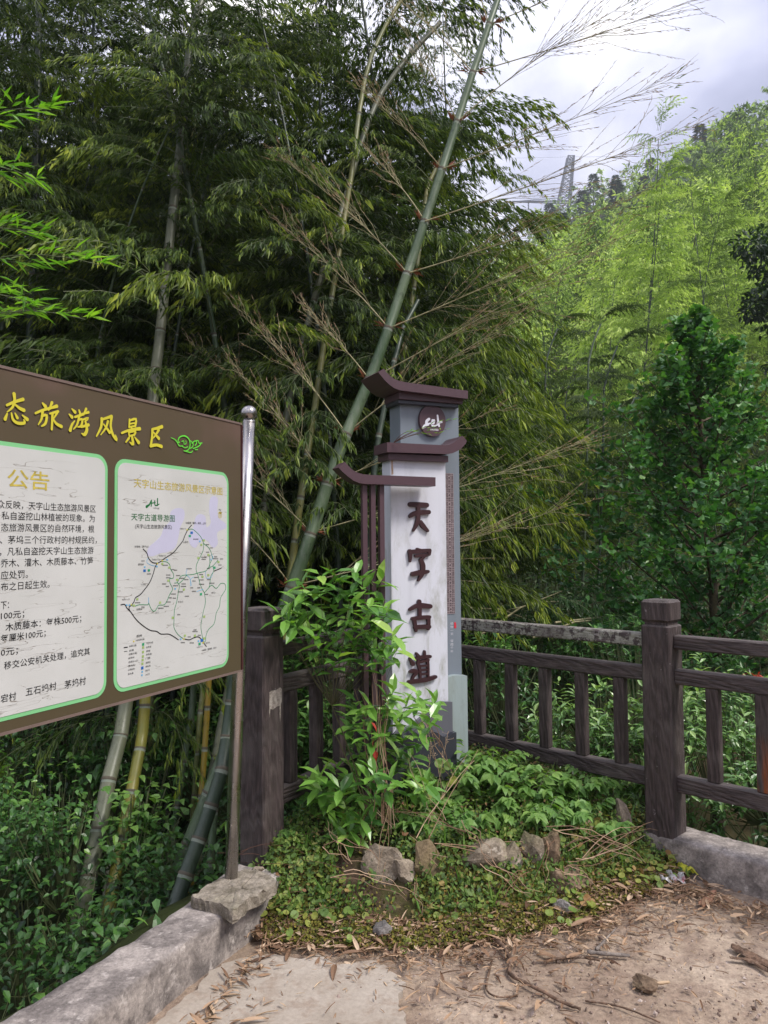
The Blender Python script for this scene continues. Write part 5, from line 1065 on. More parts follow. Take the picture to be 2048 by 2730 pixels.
for i,(px,dep,sc) in enumerate(mids):
    p=PD(px,1500,dep); place_bamboo(MID[i%3],p.x,p.y,gg.uniform(-3,3),(1.55+(.235 if px<1800 else .27)*dep*gg.uniform(.8,1.08)-float(terrain(p.x,p.y)))/[6.6,6.2,7.3][i%3],labs.get(i,'drooping olive bamboo of the valley grove, '+['near','middle','far'][int((dep>12)+(dep>16))]+' rank, above '+['the grey slab','the first baluster','the second baluster','the third baluster','the fourth baluster','the fifth baluster','the tall post','the outer rail','the frame edge','the frame edge'][min(9,int((px-1200)/95))]),'bamboos of the shaded valley grove',tilt=gg.uniform(0,.05),ta=gg.uniform(0,6))
# pale slender stems in the valley
for px,y0,y1,d_,w_,cm_ in [(1365,1555,1250,11,8,CM_grey),(1372,1540,1180,12,7,CM_grey),(1448,1500,1080,10.5,9,CM_dark),(1562,1600,1080,10,10,CM_green),(1603,1620,1150,9.8,10,CM_dark),(1655,1520,1240,12,6,CM_dark),(1300,1600,1150,11.5,6,CM_olive),(1500,1480,1150,13,6,CM_dark),(1262,1560,1250,11,6,CM_olive),(1320,1520,1280,13,5,CM_olive),(1690,1500,1300,13,6,CM_dark)]:
    traced('slender '+{8:'grey',7:'pale'}.get(w_,'dark')+' stem on the valley floor above the railing, '+{1365:'left of a close pair',1372:'right of a close pair',1448:'leaning, above the second baluster',1562:'straightest and most central',1603:'just right of the central one',1655:'above the fifth baluster',1300:'right of the grey slab',1500:'above the third baluster',1262:'closest to the grey slab',1320:'thinnest beside the slab',1690:'closest to the tall post'}[px],[(px-10,y0),(px,(y0+y1)/2),(px+6,y1)],(d_,d_+.3),(w_,w_*.8),cm_,3.2,seed=int(px),group='slender stems in the valley beyond the railing',extra=1.4,sc=.6,leaf=LM_bam2,gap=.3)
# feathery tall bamboos in front of the hill
TALL=[make_bamboo(14,.07,5,61,lib=FINE,leaf=LM_hill,r=.05,scale=1.1,per=2,prob=.9,cm=CM_dark),make_bamboo(13,.10,4,62,lib=FINE,leaf=LM_hill,r=.05,scale=1.25,per=3,cm=CM_dark)]
for i,(px,dep,sc,top) in enumerate([(1480,24,1,800),(1700,22,1,500),(1745,23,1,450),(1850,23,1,530),(1890,25,1,480),(1790,26,1,660),(1975,27,1,560),(2050,26,1,560),(1620,26,1,720),(2010,30,1,480),(1560,28,1,780)]):
    p=PD(px,1300,dep); zb=float(terrain(p.x,p.y)); zt=PD(px,top,dep).z; place_bamboo(TALL[(i in(1,2))*0+(i%2)],p.x,p.y,gg.uniform(-3,3),(zt-zb)/13.2,['leafy yellow green bamboo low beside the grove edge','bare topped feathery bamboo, a pale plume against the hill','bare topped feathery bamboo right of the pale plume, crown touching the skyline','tall leafy bamboo above the railing post','leafy bamboo with a dark leaning stem above the fan leaf tree','short leafy bamboo between the two tall plumes','leafy bamboo rising behind the dark broadleaf tree','leafy bamboo cut by the frame edge','feathery bamboo left of the pale plume','highest standing feathery bamboo near the frame edge','shortest feathery bamboo beside the dense grove'][i],'tall feathery bamboos before the hill')
# ------------------------------------------------------------------ hillside forest
def hill_tree(seed,nl,H=10,wd=.07,ll=.5,lean=.12):
    g=np.random.default_rng(seed); mb=MB(); P=[];D=[];V=[]
    u=np.linspace(0,1,6); K=np.stack([lean*H*u**3,0*u,H*u],-1); tube(mb,K,np.linspace(.06,.015,6),3,.4,1,cap=False)
    nb=max(9,nl//26)
    for i in range(nl):
        br=g.integers(0,nb); f=.22+.78*(br+.5)/nb; az=br*2.4+seed; s=g.uniform(0,1); R=(1.35*math.sin(math.pi*min(1,(f-.05)*.9))**.7+.12)
        c=np.array([np.interp(f,u,K[:,k]) for k in range(3)]); d=np.array([math.cos(az),math.sin(az),.0]); q=c+d*R*s+np.array([0,0,.55*R*s-.75*R*s*s])+g.normal(0,.09+.10*s,3)
        P.append(q); D.append(unit(d*.6+g.normal(0,.35,3)+np.array([0,0,-.55]))); V.append(.02+.80*f*s+g.normal(0,.12))  # leaves toned darker low and inside, painting shadow gaps between crowns
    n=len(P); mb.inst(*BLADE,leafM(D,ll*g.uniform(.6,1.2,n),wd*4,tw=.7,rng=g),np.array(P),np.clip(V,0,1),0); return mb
near_=[hill_tree(100+i,1700,10,.022,.26).mesh('hill_bamboo',[LM_hill,M_bark]) for i in range(4)]
midt=[hill_tree(120+i,480,10,.045,.5).arrays() for i in range(4)]; fart=[hill_tree(140+i,120,10,.085,1.0).arrays() for i in range(4)]
g=np.random.default_rng(41); cnt=0; fm=MB(); mm_=0; pts=[]
d=29.
while d<232:
    sp=2.3+d*.012; az=math.radians(-34)
    while az<math.radians(33):
        if not(az<math.radians(3) and g.random()<.35): pts.append((az+g.uniform(-.4,.4)*sp/d,d+g.uniform(-.5,.5)*sp))
        az+=sp/d*g.uniform(.8,1.2)
    d+=sp*1.15*(1+ (d>60)*.35+(d>120)*.5)
for az,d in pts:
    x,y=d*math.sin(az),d*math.cos(az); z=float(terrain(x,y)); 
    if d<62 and cnt<290 and az>math.radians(1):
        o=link('hill_bamboo',near_[cnt%4]); o.location=(x,y,z-.3); o.rotation_euler=(0,0,g.uniform(-2,2)); s=g.uniform(.75,1.2); o.scale=(s,s,s); tag(o,'yellow green feathery bamboo on the lower slope of the hill','bamboo','bamboos on the lower hillside'); cnt+=1
    else:
        lib=midt if d<110 else fart; fm.absorb(lib[g.integers(0,4)],rotz(g.uniform(-3,3)),(x,y,z-.3),g.uniform(.7,1.15)*(1.12 if g.random()<.1 else 1),float(g.normal(0,.17)-(.25 if g.random()<.06 else 0))); mm_+=1
print('hill',cnt,mm_,fm.n)
o=fm.build('hillside_forest',[LM_hill,M_bark]); tag(o,kind='stuff')
# a few conifers darkening the ridge
LM_con=leafmat('conifer_needles',[(0,(.012,.03,.014)),(1,(.04,.08,.03))],.6,.1)
def conifer(seed):
    g=np.random.default_rng(seed); mb=MB(); P=[];D=[]
    for i in range(420):
        f=g.uniform(.12,1)**.9; az=g.uniform(0,6.28); R=2.1*(1-f)**.8+.15; s=g.uniform(.2,1); P.append((R*s*math.cos(az),R*s*math.sin(az),9*f-.25*R*s)); D.append((math.cos(az),math.sin(az),-.25))
    mb.inst(*BLADE,leafM(np.array(D),.9,.35,tw=.4,rng=g),np.array(P),g.uniform(0,1,len(P)),0); tube(mb,[(0,0,-.5),(0,0,9.2)],[.16,.03],5,.5,1); return mb.mesh('conifer',[LM_con,M_bark])
cons=[conifer(1),conifer(2)]
g=np.random.default_rng(4)
for (px,d) in [(1590,200),(1650,205),(1745,210),(1770,214),(1830,212),(1850,205),(1900,205),(1915,210),(1965,215),(1990,210),(1650,150),(1725,160),(1800,150),(1560,170),(1470,190),(1990,160),(1880,170),(1500,120),(1550,130)]:
    a=ray(px,900); az=math.atan2(a.x,a.y); x,y=d*math.sin(az),d*math.cos(az); o=link('conifer',cons[px%2]); o.location=(x,y,float(terrain(x,y))-.3); s=g.uniform(.8,1.35); o.scale=(s,s,s); tag(o,'small dark conifer among the bamboo near the top of the hill','tree','conifers on the hill')
# lattice pylon beyond the ridge
def pylon():
    b=PD(1492,620,420); top=PD(1517,418,420); root=empty('transmission_tower',b,'grey lattice power pylon standing beyond the hill shoulder','pylon'); st=flat('galvanised_steel',(.04,.04,.055),.6,.3,.3)
    H=top.z-b.z; mb=MB(); wb,wt=4.2,1.6; lv=[0,.14,.27,.39,.5,.6,.69,.77,.84,.9,.95,1]
    def cp(f,i): w_=wb+(wt-wb)*f; s=[(-1,-1),(1,-1),(1,1),(-1,1)][i]; return np.array([s[0]*w_/1+ (7*f),s[1]*w_,H*f])
    for i in range(4): link('leg',(lambda m: (tube(m,[cp(f,i) for f in lv],.5,4,.5),m.mesh('leg',st))[1])(MB()),root)
    for a,c in zip(lv[:-1],lv[1:]):
        for i in range(4):
            j=(i+1)%4
            for p,q in ((cp(a,i),cp(c,j)),(cp(a,j),cp(c,i)),(cp(c,i),cp(c,j))): tube(mb,[p,q],.24,3,.5,cap=False)
    link('bracing',mb.mesh('bracing',st),root)['kind']='stuff'
    for f,w0,w1 in ((.40,-26,20),):
        m=MB(); z=H*f; ends=[np.array([w0,0,z+.6]),np.array([w1,0,z])]; c=np.array([2,0,z])
        for k in (-1,1): tube(m,[ends[0],c+np.array([0,k*1.6,0]),ends[1]],.45,4,.5)
        tube(m,[ends[0],c+np.array([0,0,2.6]),ends[1]],.22,4,.5)
        for t in np.linspace(-.9,.9,14):
            e=ends[0] if t<0 else ends[1]; q=c+(e-c)*abs(t); tube(m,[q+np.array([0,-1.5*(1-abs(t)),0]),q+np.array([0,0,2.3*(1-abs(t))])],.14,3,.5)
        link('crossarm',m.mesh('crossarm',st),root)
        for x in (w0+1,w0+9,w1-1): m=MB(); lathe(m,[(.15,0)]+[(.5 if k%2 else .18,-.5*k) for k in range(1,9)]+[(.1,-4.5)],8,(x,0,z)); link('insulator',m.mesh('insulator',st),root)
    wm=flat('wire_grey',(.20,.20,.24),.6); T=np.array(top)
    for i,(x1,z1) in enumerate(((260,34),(-300,30))):
        m=MB(); u=np.linspace(0,1,24); tube(m,np.stack([4+u*x1,u*30,u*z1-22*u*(1-u)],-1),.07,3,.5); o=m.build('power_line',wm,None,(T[0]-4,T[1],T[2])); tag(o,['thin power line running from the pylon over the hill','thin power line running from the pylon behind the bamboo grove'][i],'power line')
pylon()
# ------------------------------------------------------------------ planting bed round the monument
_fx=[-.62,-.45,-.1,.2,.5,.8,1.1,1.35,1.6]; _fy=[3.22,3.06,3.02,3.02,3.10,3.22,3.42,3.60,3.75]
def bed_s(x,y): return np.asarray(y)-np.interp(x,_fx,_fy)
def bed_z(x,y):
    s=bed_s(x,y); h=.03*sst(0,.12,s)+.17*sst(.16,.40,s)+.10*sst(.4,1.2,s)+.012*wav(np.asarray(x),np.asarray(y),8)*sst(0,.2,s)
    o=outside(x,y); return h-sst(-.05,.5,o)*.75
def build_bed():
    xs=np.linspace(-.75,1.65,97); ys=np.linspace(2.9,5.4,100); X,Y=np.meshgrid(xs,ys); s=bed_s(X,Y)+.04*wav(X,Y,7)+.02*wav(X,Y,19); Z=bed_z(X,Y)-.002
    rg=np.random.default_rng(1); Z+=rg.normal(0,.004,Z.shape)*(s>.1)
    Z=np.where(s<0,-.03,Z); nx=len(xs)
    q=[(a*nx+b,a*nx+b+1,(a+1)*nx+b+1,(a+1)*nx+b) for a in range(len(ys)-1) for b in range(nx-1) if s[a:a+2,b:b+2].max()>-.03 and outside(X[a,b],Y[a,b])<.5 and not (X[a,b]<-.56 and Y[a,b]<3.35)]
    m,t,b,L=mat('bed_soil',.95,.1); p=pos(t); n1=noise(t,p,12,7,.7); n2=noise(t,p,70,4,.7)
    c=ramp(t,n1,[(.32,(.030,.022,.014)),(.5,(.075,.052,.034)),(.66,(.15,.105,.075))]).outputs[0]; c=mixc(t,ramp(t,noise(t,p,5,5,.6),[(.48,(0,0,0)),(.6,(.8,.8,.8))]).outputs[0],c,(.055,.062,.018)); L(c,b.inputs[0]); bump(t,b,mth(t,'MULTIPLY_ADD',n2,.5,n1),.9,.02)
    mb=MB(); mb.add(np.stack([X,Y,Z],-1).reshape(-1,3),np.array(q)); o=mb.build('bed_soil',m,smooth=True); tag(o,kind='structure')
build_bed()
def BZ(px,py,dz=0):
    """point of the bed (or yard) surface seen at a pixel"""
    d=ray(px,py); o=Vector((0,0,CZ)); t=2.6
    while t<6:
        p=o+d*t; h=max(float(bed_z(p.x,p.y)) if bed_s(p.x,p.y)>0 else 0,0)
        if p.z<=h: break
        t+=.01
    return Vector((p.x,p.y,h+dz))
# ---- stones
def rock(label,px,py,w_,h_,m,seed,tilt=0,dz=0,name='rock',cat='rock',dep=None,rz=0,group=None,r=.16):
    p=BZ(px,py) if dep is None else PD(px,py,dep); S_=.001*1.0; k=p.y/F
    k*=1.25; me=rockmesh(name,(w_*k/2,w_*k/2*.8,h_*k/2),seed,m,3,r); o=link(name,me,None,(p.x,p.y+w_*k*.3,p.z+h_*k/2*.62+dz)); o.rotation_euler=(0,tilt,rz); tag(o,label,cat,group); return o
rock('big grey granite block at the near corner of the bed',1018,2372,112,112,M_rock,3,.25,-.01)
rock('narrow upright stone leaning on the big grey block',1078,2378,62,100,M_rock,8,-.35,-.01)
rock('brown wedge shaped stone right of the leaning narrow one',1142,2368,100,112,M_rock2,12,.2,-.01)
rock('long flat topped stone half buried under moss in the middle of the bed edge',1290,2345,120,92,M_rock,21,-.12,.0)
rock('pale rounded stone at the right end of the flat topped one',1366,2338,60,90,M_rock,25,.05,.01)
rock('dark upright slab standing on its end',1423,2330,52,118,M_rock,31,.06,0)
rock('brown upright slab beside the dark one',1482,2335,56,108,M_rock2,37,-.05,0)
rock('low mossy brown boulder below the brown upright slab',1515,2400,130,86,M_rock2,41,.1,-.03)
rock('leaning grey stone in the weeds close to the tall post',1668,2225,44,100,M_rock,47,-.35,-.02)
rock('small brown stone hidden behind the leaves in the back of the bed',1560,2225,70,70,M_rock2,53,.1,-.03)
rock('loose bluish chip lying on the trodden earth in front of the bed',1015,2508,52,46,M_rock_blue,61,.1,-.006,'loose_stone','stone')
rock('loose bluish chip in the leaf litter under the brown slabs',1502,2444,46,38,M_rock_blue,66,.1,-.005,'loose_stone','stone')
rock('flat dark brown clod lying on the earth',1735,2648,76,34,M_rock2,71,.2,-.008,'loose_stone','stone')
rock('little grey chip on the moss beside the near post',985,2290,30,30,M_rock,75,0,0,'loose_stone','stone')
rock('small chip on the footing beside the near post',683,2328,30,14,M_rock,78,0,0,'loose_stone','stone',dep=3.32)
rock('small dark pebble on the old concrete patch',652,2598,14,10,M_rock,81,0,0,'loose_stone','stone')
# ---- ground cover
g=np.random.default_rng(99)
def in_bed(n,s0,s1,x0=-.6,x1=1.5,noise_=0):
    X=g.uniform(x0,x1,n); s=g.uniform(s0,s1,n); Y=np.interp(X,_fx,_fy)+s; k=(outside(X,Y)<.02)&~((X<-.5)&(Y<3.3))
    if noise_: k&=(wav(X,Y,5,2)+.4*wav(X,Y,13)+g.normal(0,.35,n))>noise_
    return X[k],Y[k]
def scatter(name,label,tpl,X,Y,ln,asp,m,val,dz=(0,.02),tilt=.5,extra=None,edge=0):
    n=len(X); Z=np.maximum(bed_z(X,Y),0)*(bed_s(X,Y)>0)+g.uniform(*dz,n); e=.03
    nx=-(bed_z(X+e,Y)-bed_z(X-e,Y))/(2*e); ny=-(bed_z(X,Y+e)-bed_z(X,Y-e))/(2*e); U=unit(np.stack([nx,ny,np.ones(n)],-1)+g.normal(0,tilt,(n,3))+np.array([0,-.25,0]))
    r=unit(g.normal(0,1,(n,3))); D=unit(np.cross(U,r)); s=unit(np.cross(D,U)); ln=np.broadcast_to(ln,(n,))
    M=np.stack([s*(ln*asp)[:,None],D*ln[:,None],U*ln[:,None]],-1); mb=MB(); mb.inst(*tpl,M,np.stack([X,Y,Z],-1)-D*ln[:,None]*.5,np.clip(val,0,1),0)
    o=mb.build(name,m); tag(o,kind='stuff'); return o
X,Y=in_bed(26000,-.02,.42,noise_=-.75); scatter('moss',0,OVATE,X,Y,g.uniform(.008,.017,len(X)),.8,LM_moss,g.normal(.42,.2,len(X)),(0,.028),.7)
X,Y=in_bed(24000,.12,1.6,noise_=-.9); scatter('low_creepers',0,OVATE,X,Y,g.uniform(.012,.028,len(X)),.6,LM_cover,g.normal(.45,.25,len(X)),(0,.085),.6)
# pennywort: the nearest three hundred leaves are single parts of one creeping plant
def penny():
    X1,Y1=in_bed(900,-.03,.6,noise_=.1); X2,Y2=in_bed(900,.02,1.0,.75,1.5,noise_=-.4); X3,Y3=in_bed(420,.1,.45,-.6,-.05,-.5); X=np.r_[X1,X2,X3];Y=np.r_[Y1,Y2,Y3]
    n=len(X); Z=np.maximum(bed_z(X,Y),0)*(bed_s(X,Y)>0)+g.uniform(.008,.05,n); P=np.stack([X,Y,Z],-1); root=empty('pennywort',(.4,3.3,.05),'creeping pennywort with round scalloped leaves all over the edge of the bed','creeper')
    U=unit(g.normal(0,.38,(n,3))+np.array([0,-.35,1])); r=unit(g.normal(0,1,(n,3))); D=unit(np.cross(U,r)); s=unit(np.cross(D,U)); ln=g.uniform(.020,.036,n); V=np.clip(g.normal(.48,.16,n)+.32*((X>.8)&(g.random(n)<.45)),0,1)
    base=np.array(root.location); o=np.argsort(Y-ln*3); ms=LeafMesh.get(DISC,1,LM_penny)
    for i in o[:300]:
        ob=link('leaf',ms[min(3,int(V[i]*4))],root); A=Matrix((np.stack([s[i],D[i],U[i]],-1)*ln[i]).tolist()).to_4x4(); A.translation=Vector(P[i]-base); ob.matrix_local=A
    far=o[300:]; mb=MB(); M=np.stack([s,D,U],-1)*ln[:,None,None]; mb.inst(*DISC,M[far],P[far]-base,V[far],0); mb.build('foliage',LM_penny,root)['kind']='stuff'
    mb=MB()
    for i in range(110):
        a=P[g.integers(n)]; b=a+g.normal(0,.12,3)*np.array([1,1,.15])+np.array([0,0,.01]); u=np.linspace(0,1,5)[:,None]; tube(mb,a+(b-a)*u+np.array([0,0,.03])*u*(1-u)-base,.0011,3,.5,cap=False)
    mb.build('runner',M_stem,root)['kind']='stuff'
penny()
# leafy weeds: opposite pointed leaflets on arching stems
def weed(label,px,py,nst,hgt,sp,seed,ln=.056,m=LM_weed,parts=26,group='leafy weeds in the bed'):
    g=np.random.default_rng(seed); b=BZ(px,py); root=empty('leafy_weed',b,label,'weed',group); P=[];D=[];V=[]; mb=MB(); L0=np.array(b)
    for i in range(nst):
        f=L0+np.array([g.uniform(-1,1)*sp,g.uniform(-.6,.6)*sp,0]); az=g.uniform(-math.pi,math.pi); H=hgt*g.uniform(.6,1.15); d=np.array([math.cos(az),math.sin(az),0]); u=np.linspace(0,1,7); K=f+np.outer(u*H*.55,d)+np.outer(H*(u-.38*u**2.4),[0,0,1]); tube(mb,K-L0,np.linspace(.0022,.001,7),3,.5,cap=False)
        sd=np.array([-d[1],d[0],0])
        for j in range(6):
            s=.35+.65*j/5; q=np.array([np.interp(s,u,K[:,x]) for x in range(3)])
            for sg in (-1,1): 
                w_=unit(sd*sg*.95+d*.45+np.array([0,0,.05])+g.normal(0,.16,3)); rl=.03*(1.2-s)
                for e in range(1): P.append(q); D.append(w_+np.array([0,0,-.25])); V.append(.38+.3*s*g.uniform(.5,1.2)+g.normal(0,.08))
        P.append(K[-1]);D.append(d+np.array([0,0,-.4]));V.append(.7)
    leaves_on(root,OVATE,D,P,ln*g.uniform(.7,1.2,len(P)),.60,np.array(V),m,parts,tw=.3); mb.build('stem',M_twig,root)
for i,(px,py,n_,h_,sp,lab) in enumerate([(1185,2130,9,.22,.09,'weed with pointed leaflets against the right foot of the monument'),(1255,2110,11,.26,.10,'tall weed with pointed leaflets right of the pale teal base'),(1330,2125,11,.24,.11,'bushy weed under the second baluster'),(1400,2150,11,.20,.12,'weed with drooping leaflets between the flat stone and the lower rail'),(1470,2160,9,.19,.10,'weed with drooping leaflets behind the brown upright slab'),(1580,2150,10,.24,.10,'tall weed in front of the lower rail near the tall post'),(1650,2140,9,.24,.08,'weed leaning on the left side of the tall post'),(1530,2190,7,.16,.09,'short weed in front of the little hidden stone'),(1300,2190,7,.15,.1,'short weed behind the flat topped stone'),(1150,2190,7,.17,.08,'yellowish weed in front of the dark wave shaped base'),(700,2260,5,.12,.06,'tiny weed at the foot of the near post'),(1100,2230,6,.13,.07,'thin weed between the evergreen shrub and the stones'),(1380,2225,9,.15,.10,'spreading weed behind the dark upright slab'),(1220,2240,9,.15,.10,'spreading weed above the pale flat topped stone'),(1620,2240,7,.13,.09,'weed at the foot of the leaning grey stone'),(1470,2215,8,.15,.09,'weed hanging over the two upright slabs')]):
    weed(lab,px,py,n_+3,h_*1.3,sp*1.1,200+i)
# round leaved climber by the wave base
def climber():
    g=np.random.default_rng(6); b=BZ(1165,2180); root=empty('round_leaf_weed',b,'weed with round pale leaves climbing beside the dark wave shaped base','weed'); P=[];D=[];L0=np.array(b); mb=MB()
    for i,(x,y) in enumerate([(1140,2060),(1170,2055),(1190,2030),(1160,2090),(1190,2090),(1150,2110),(1215,2070),(1175,2120),(1130,2090),(1205,2110),(1160,2030)]):
        q=np.array(PD(x,y,3.78+g.uniform(-.04,.04))); P.append(q); D.append(unit(g.normal(0,.4,3)+np.array([0,-.3,-.5]))); u=np.linspace(0,1,5)[:,None]; tube(mb,(L0+(q-L0)*u+np.array([.03,0,.02])*np.sin(u*3))-L0,.0012,3,.5,cap=False)
    leaves_on(root,DISC,D,P,g.uniform(.03,.045,len(P)),.9,g.uniform(.4,.6,len(P)),LM_penny,11,up=(0,-1,.4)); mb.build('stem',M_twig,root)
climber()
# grass blades and dry stalks
def grass():
    g=np.random.default_rng(12); mb=MB(); X,Y=in_bed(900,.15,.9,-.45,1.2,-.4); n=len(X); P=np.stack([X,Y,np.maximum(bed_z(X,Y),0)],-1); D=unit(g.normal(0,.5,(n,3))+np.array([0,-.1,1.1])); mb.inst(*BLADE,leafM(D,g.uniform(.05,.15,n),.0045,up=(0,-1,0),tw=.8,rng=g),P,g.uniform(.3,.9,n),0); o=mb.build('grass',LM_weed); tag(o,kind='stuff')
    mb=MB()
    for (x0,y0,x1,y1,d0,d1,sag) in [(1000,2150,1170,2290,3.6,3.3,-.02),(1060,2080,1000,2330,3.6,3.25,0),(1120,1900,1230,2110,3.72,3.8,0),(1180,2190,1080,2010,3.45,3.6,0),(1130,2240,1260,2010,3.4,3.7,0),(1160,1990,1130,1890,3.6,3.65,.02),(975,2280,1040,1800,3.4,3.6,.0),(1045,2230,985,1770,3.5,3.55,.0),(1010,2200,1025,1850,3.4,3.5,.0),(1030,2190,970,1830,3.5,3.5,0),(1180,2250,1480,2240,3.35,3.5,-.02),(1480,2210,1720,2290,3.45,3.45,.02),(1560,2280,1730,2200,3.4,3.6,.02),(1300,2290,1420,2380,3.3,3.2,0),(1500,2260,1640,2270,3.45,3.5,.03),(1480,2320,1600,2370,3.3,3.3,.04),(1100,2350,1120,2420,3.15,3.1,0),(900,2330,1100,2400,3.2,3.15,.01),(1240,2200,1300,2300,3.4,3.25,.03),(1390,2330,1350,2400,3.25,3.15,.02),(1530,2300,1700,2240,3.4,3.6,-.01),(1460,2250,1440,2350,3.3,3.25,.0),(870,2250,990,2300,3.3,3.25,.02),(1230,2230,1040,2170,3.4,3.5,.03),(930,2300,860,2200,3.3,3.4,0)]:
        for r_ in range(3):
            a=np.array(PD(x0+g.uniform(-22,22),y0+g.uniform(-12,12),d0+g.uniform(-.05,.05))); b=np.array(PD(x1+g.uniform(-25,25),y1+g.uniform(-18,18),d1+g.uniform(-.05,.05))); u=np.linspace(0,1,9)[:,None]; K=a+(b-a)*u+np.array([0,0,sag+g.uniform(-.03,.03)])*u*(1-u)*4+np.array([.008,0,.006])*np.sin(u*g.uniform(8,14)+g.uniform(0,6)); tube(mb,K,np.linspace(.0022,.0009,9),3,float(g.uniform(.2,1)),cap=False)
    o=mb.build('dry_stalks',LM_dry); tag(o,kind='stuff')
    # a seeding grass head against the dark base
    root=empty('dry_grass_head',BZ(1150,2200),'wispy dead grass with a loose seed head in front of the dark wave base','grass'); L0=np.array(root.location); mb=MB()
    for (x0,y0,x1,y1) in [(1190,2170,1135,1925),(1140,2190,1195,1950),(1120,2170,1150,1990)]:
        a=np.array(PD(x0,y0,3.7))-L0; b=np.array(PD(x1,y1,3.7))-L0; tube(mb,[a,(a+b)/2+np.array([.01,0,0]),b],.0012,3,.8,cap=False)
        for k in range(16):
            s=g.uniform(.6,1); q=a+(b-a)*s; e=q+np.array([g.normal(0,.018),g.normal(0,.01),g.uniform(0,.03)]); tube(mb,[q,e],.0006,3,.9,cap=False); mb.inst(*BLADE,leafM([(g.normal(),0,1)],.008,.003),e[None],.9,0)
    mb.build('stalk',LM_dry,root)
grass()
# ---- bamboo sheath litter
def strip_tpl(): 
    u=np.linspace(0,1,5); w_=np.array([.25,.5,.45,.3,.05]); z=.05*np.sin(u*math.pi); V=[(-a,b,c+.04) for a,b,c in zip(w_,u,z)]+[(0,b,c) for b,c in zip(u,z)]+[(a,b,c+.05) for a,b,c in zip(w_,u,z)]
    Fs=[]
    for i in range(4):
        for o_ in (0,5): Fs+=[[o_+i,o_+5+i,o_+6+i],[o_+i,o_+6+i,o_+1+i]]
    return np.array(V),np.array(Fs)
STRIP=strip_tpl()
def litter():
    g=np.random.default_rng(17); xs=[];ys=[]
    n=9500; X=g.uniform(-.75,2.3,n); s=-np.abs(g.exponential(.20,n))+.13; Y=np.interp(X,_fx,_fy)+s
    # thick along the bed, drifting out on the right and along the foot of the curb
    ex=np.interp(X,[-.8,-.3,.1,.5,1.4,2.3],[.16,.22,.7,1.45,1.25,.9]); keep=(s>-.62*ex)&(g.random(n)<np.clip(1.1-(-s)/(.62*ex+1e-6),.05,1)); X,Y=X[keep],Y[keep]
    n2=650; t=g.random(n2); A=Vector((-.50,3.15)); B=Vector((-.95,1.85)); X2=A.x+(B.x-A.x)*t+.055+np.abs(g.exponential(.045,n2)); Y2=A.y+(B.y-A.y)*t+g.normal(0,.03,n2)
    n3=420; X3=g.uniform(-.6,2.4,n3); Y3=g.uniform(2.2,3.3,n3)
    n4=900; t=g.random(n4); X4=1.25+.75*t+g.normal(0,.03,n4); Y4=3.55-.55*t-np.abs(g.exponential(.10,n4))
    X=np.r_[X,X2,X3,X4];Y=np.r_[Y,Y2,Y3,Y4]; k=outside(X,Y)<-.20; k|=(bed_s(X,Y)>-.3)&(outside(X,Y)<-.12); X,Y=X[k],Y[k]; n=len(X); print('litter',n)
    ln=g.gamma(2.6,.0108,n).clip(.008,.14); az=g.normal(.35,1.0,n)+np.where(g.random(n)<.35,math.pi/2,0); D=np.stack([np.cos(az),np.sin(az),g.normal(0,.13,n)],-1)
    D2=leafM(D,ln,ln*g.uniform(.05,.30,n),tw=.28,rng=g); Z=np.maximum(bed_z(X,Y),0)*(bed_s(X,Y)>0)+g.uniform(.002,.022,n)
    mb=MB(); mb.inst(*STRIP,D2,np.stack([X,Y,Z],-1),np.clip(g.normal(.5,.3,n),0,1),0); o=mb.build('leaf_litter',LM_dry); tag(o,kind='stuff')
    # grit and crumbs of earth
    n=5200; X=g.uniform(-.75,2.3,n); Y=g.uniform(2.0,3.7,n); k=(outside(X,Y)<-.2)&(bed_s(X,Y)<.05)&((X>.08)|(g.random(n)<.15)); X,Y=X[k],Y[k]; n=len(X); s=g.gamma(2,.0016,n).clip(.0012,.012)
    oc=np.array([[1,0,0],[-1,0,0],[0,1,0],[0,-1,0],[0,0,.7],[0,0,-.4]]); of=np.array([[0,2,4],[2,1,4],[1,3,4],[3,0,4],[2,0,5],[1,2,5],[3,1,5],[0,3,5]]); M=leafM(g.normal(0,1,(n,3)),s,s,tw=1,rng=g)
    mb=MB(); mb.inst(oc,of,M,np.stack([X,Y,s*.3],-1),g.uniform(0,1,n),0); gm=leafmat('grit',[(0,(.10,.068,.052)),(.6,(.27,.20,.165)),(1,(.42,.35,.31))],.95,0,.2,.1); o=mb.build('grit',gm); tag(o,kind='stuff')
litter()
def stick(name,label,cat,pts,r0,r1,m,val=.5,group=None,flatn=1):
    P=[np.array(PZ(x,y,z)) for x,y,z in pts]; b=Vector(P[0]); b.z=0; Q=[tuple(p-np.array(b)) for p in P]; Q=smooth_pts(Q,4) if len(Q)>2 else Q
    mb=MB(); tube(mb,Q,np.linspace(r0,r1,len(Q))*(1+.15*np.sin(np.arange(len(Q))*2.3)),7,val,jit=r0*.08); o=mb.build(name,m,None,b,smooth=True); return tag(o,label,cat,group)
def sp3(px,py,z): return (px,py,z)
M_wood=stone_mat('weathered_wood',(.20,.125,.085),(.07,.045,.032),None,30,.85,(.34,.26,.20)); M_woodg=stone_mat('grey_wood',(.26,.22,.19),(.12,.10,.09),None,30,.85)
stick('dry_vine','long brown dead vine snaking over the litter towards the viewer','vine',[(1310,2492,.012),(1345,2528,.016),(1362,2565,.014),(1358,2592,.012),(1385,2612,.016),(1440,2640,.016),(1500,2672,.012),(1548,2690,.008)],.0085,.005,M_wood)
stick('dry_twig','thin bent tan stalk left of the long vine','twig',[(1312,2560,.008),(1302,2600,.008),(1298,2640,.008),(1330,2658,.01),(1380,2655,.006)],.004,.003,M_wood)
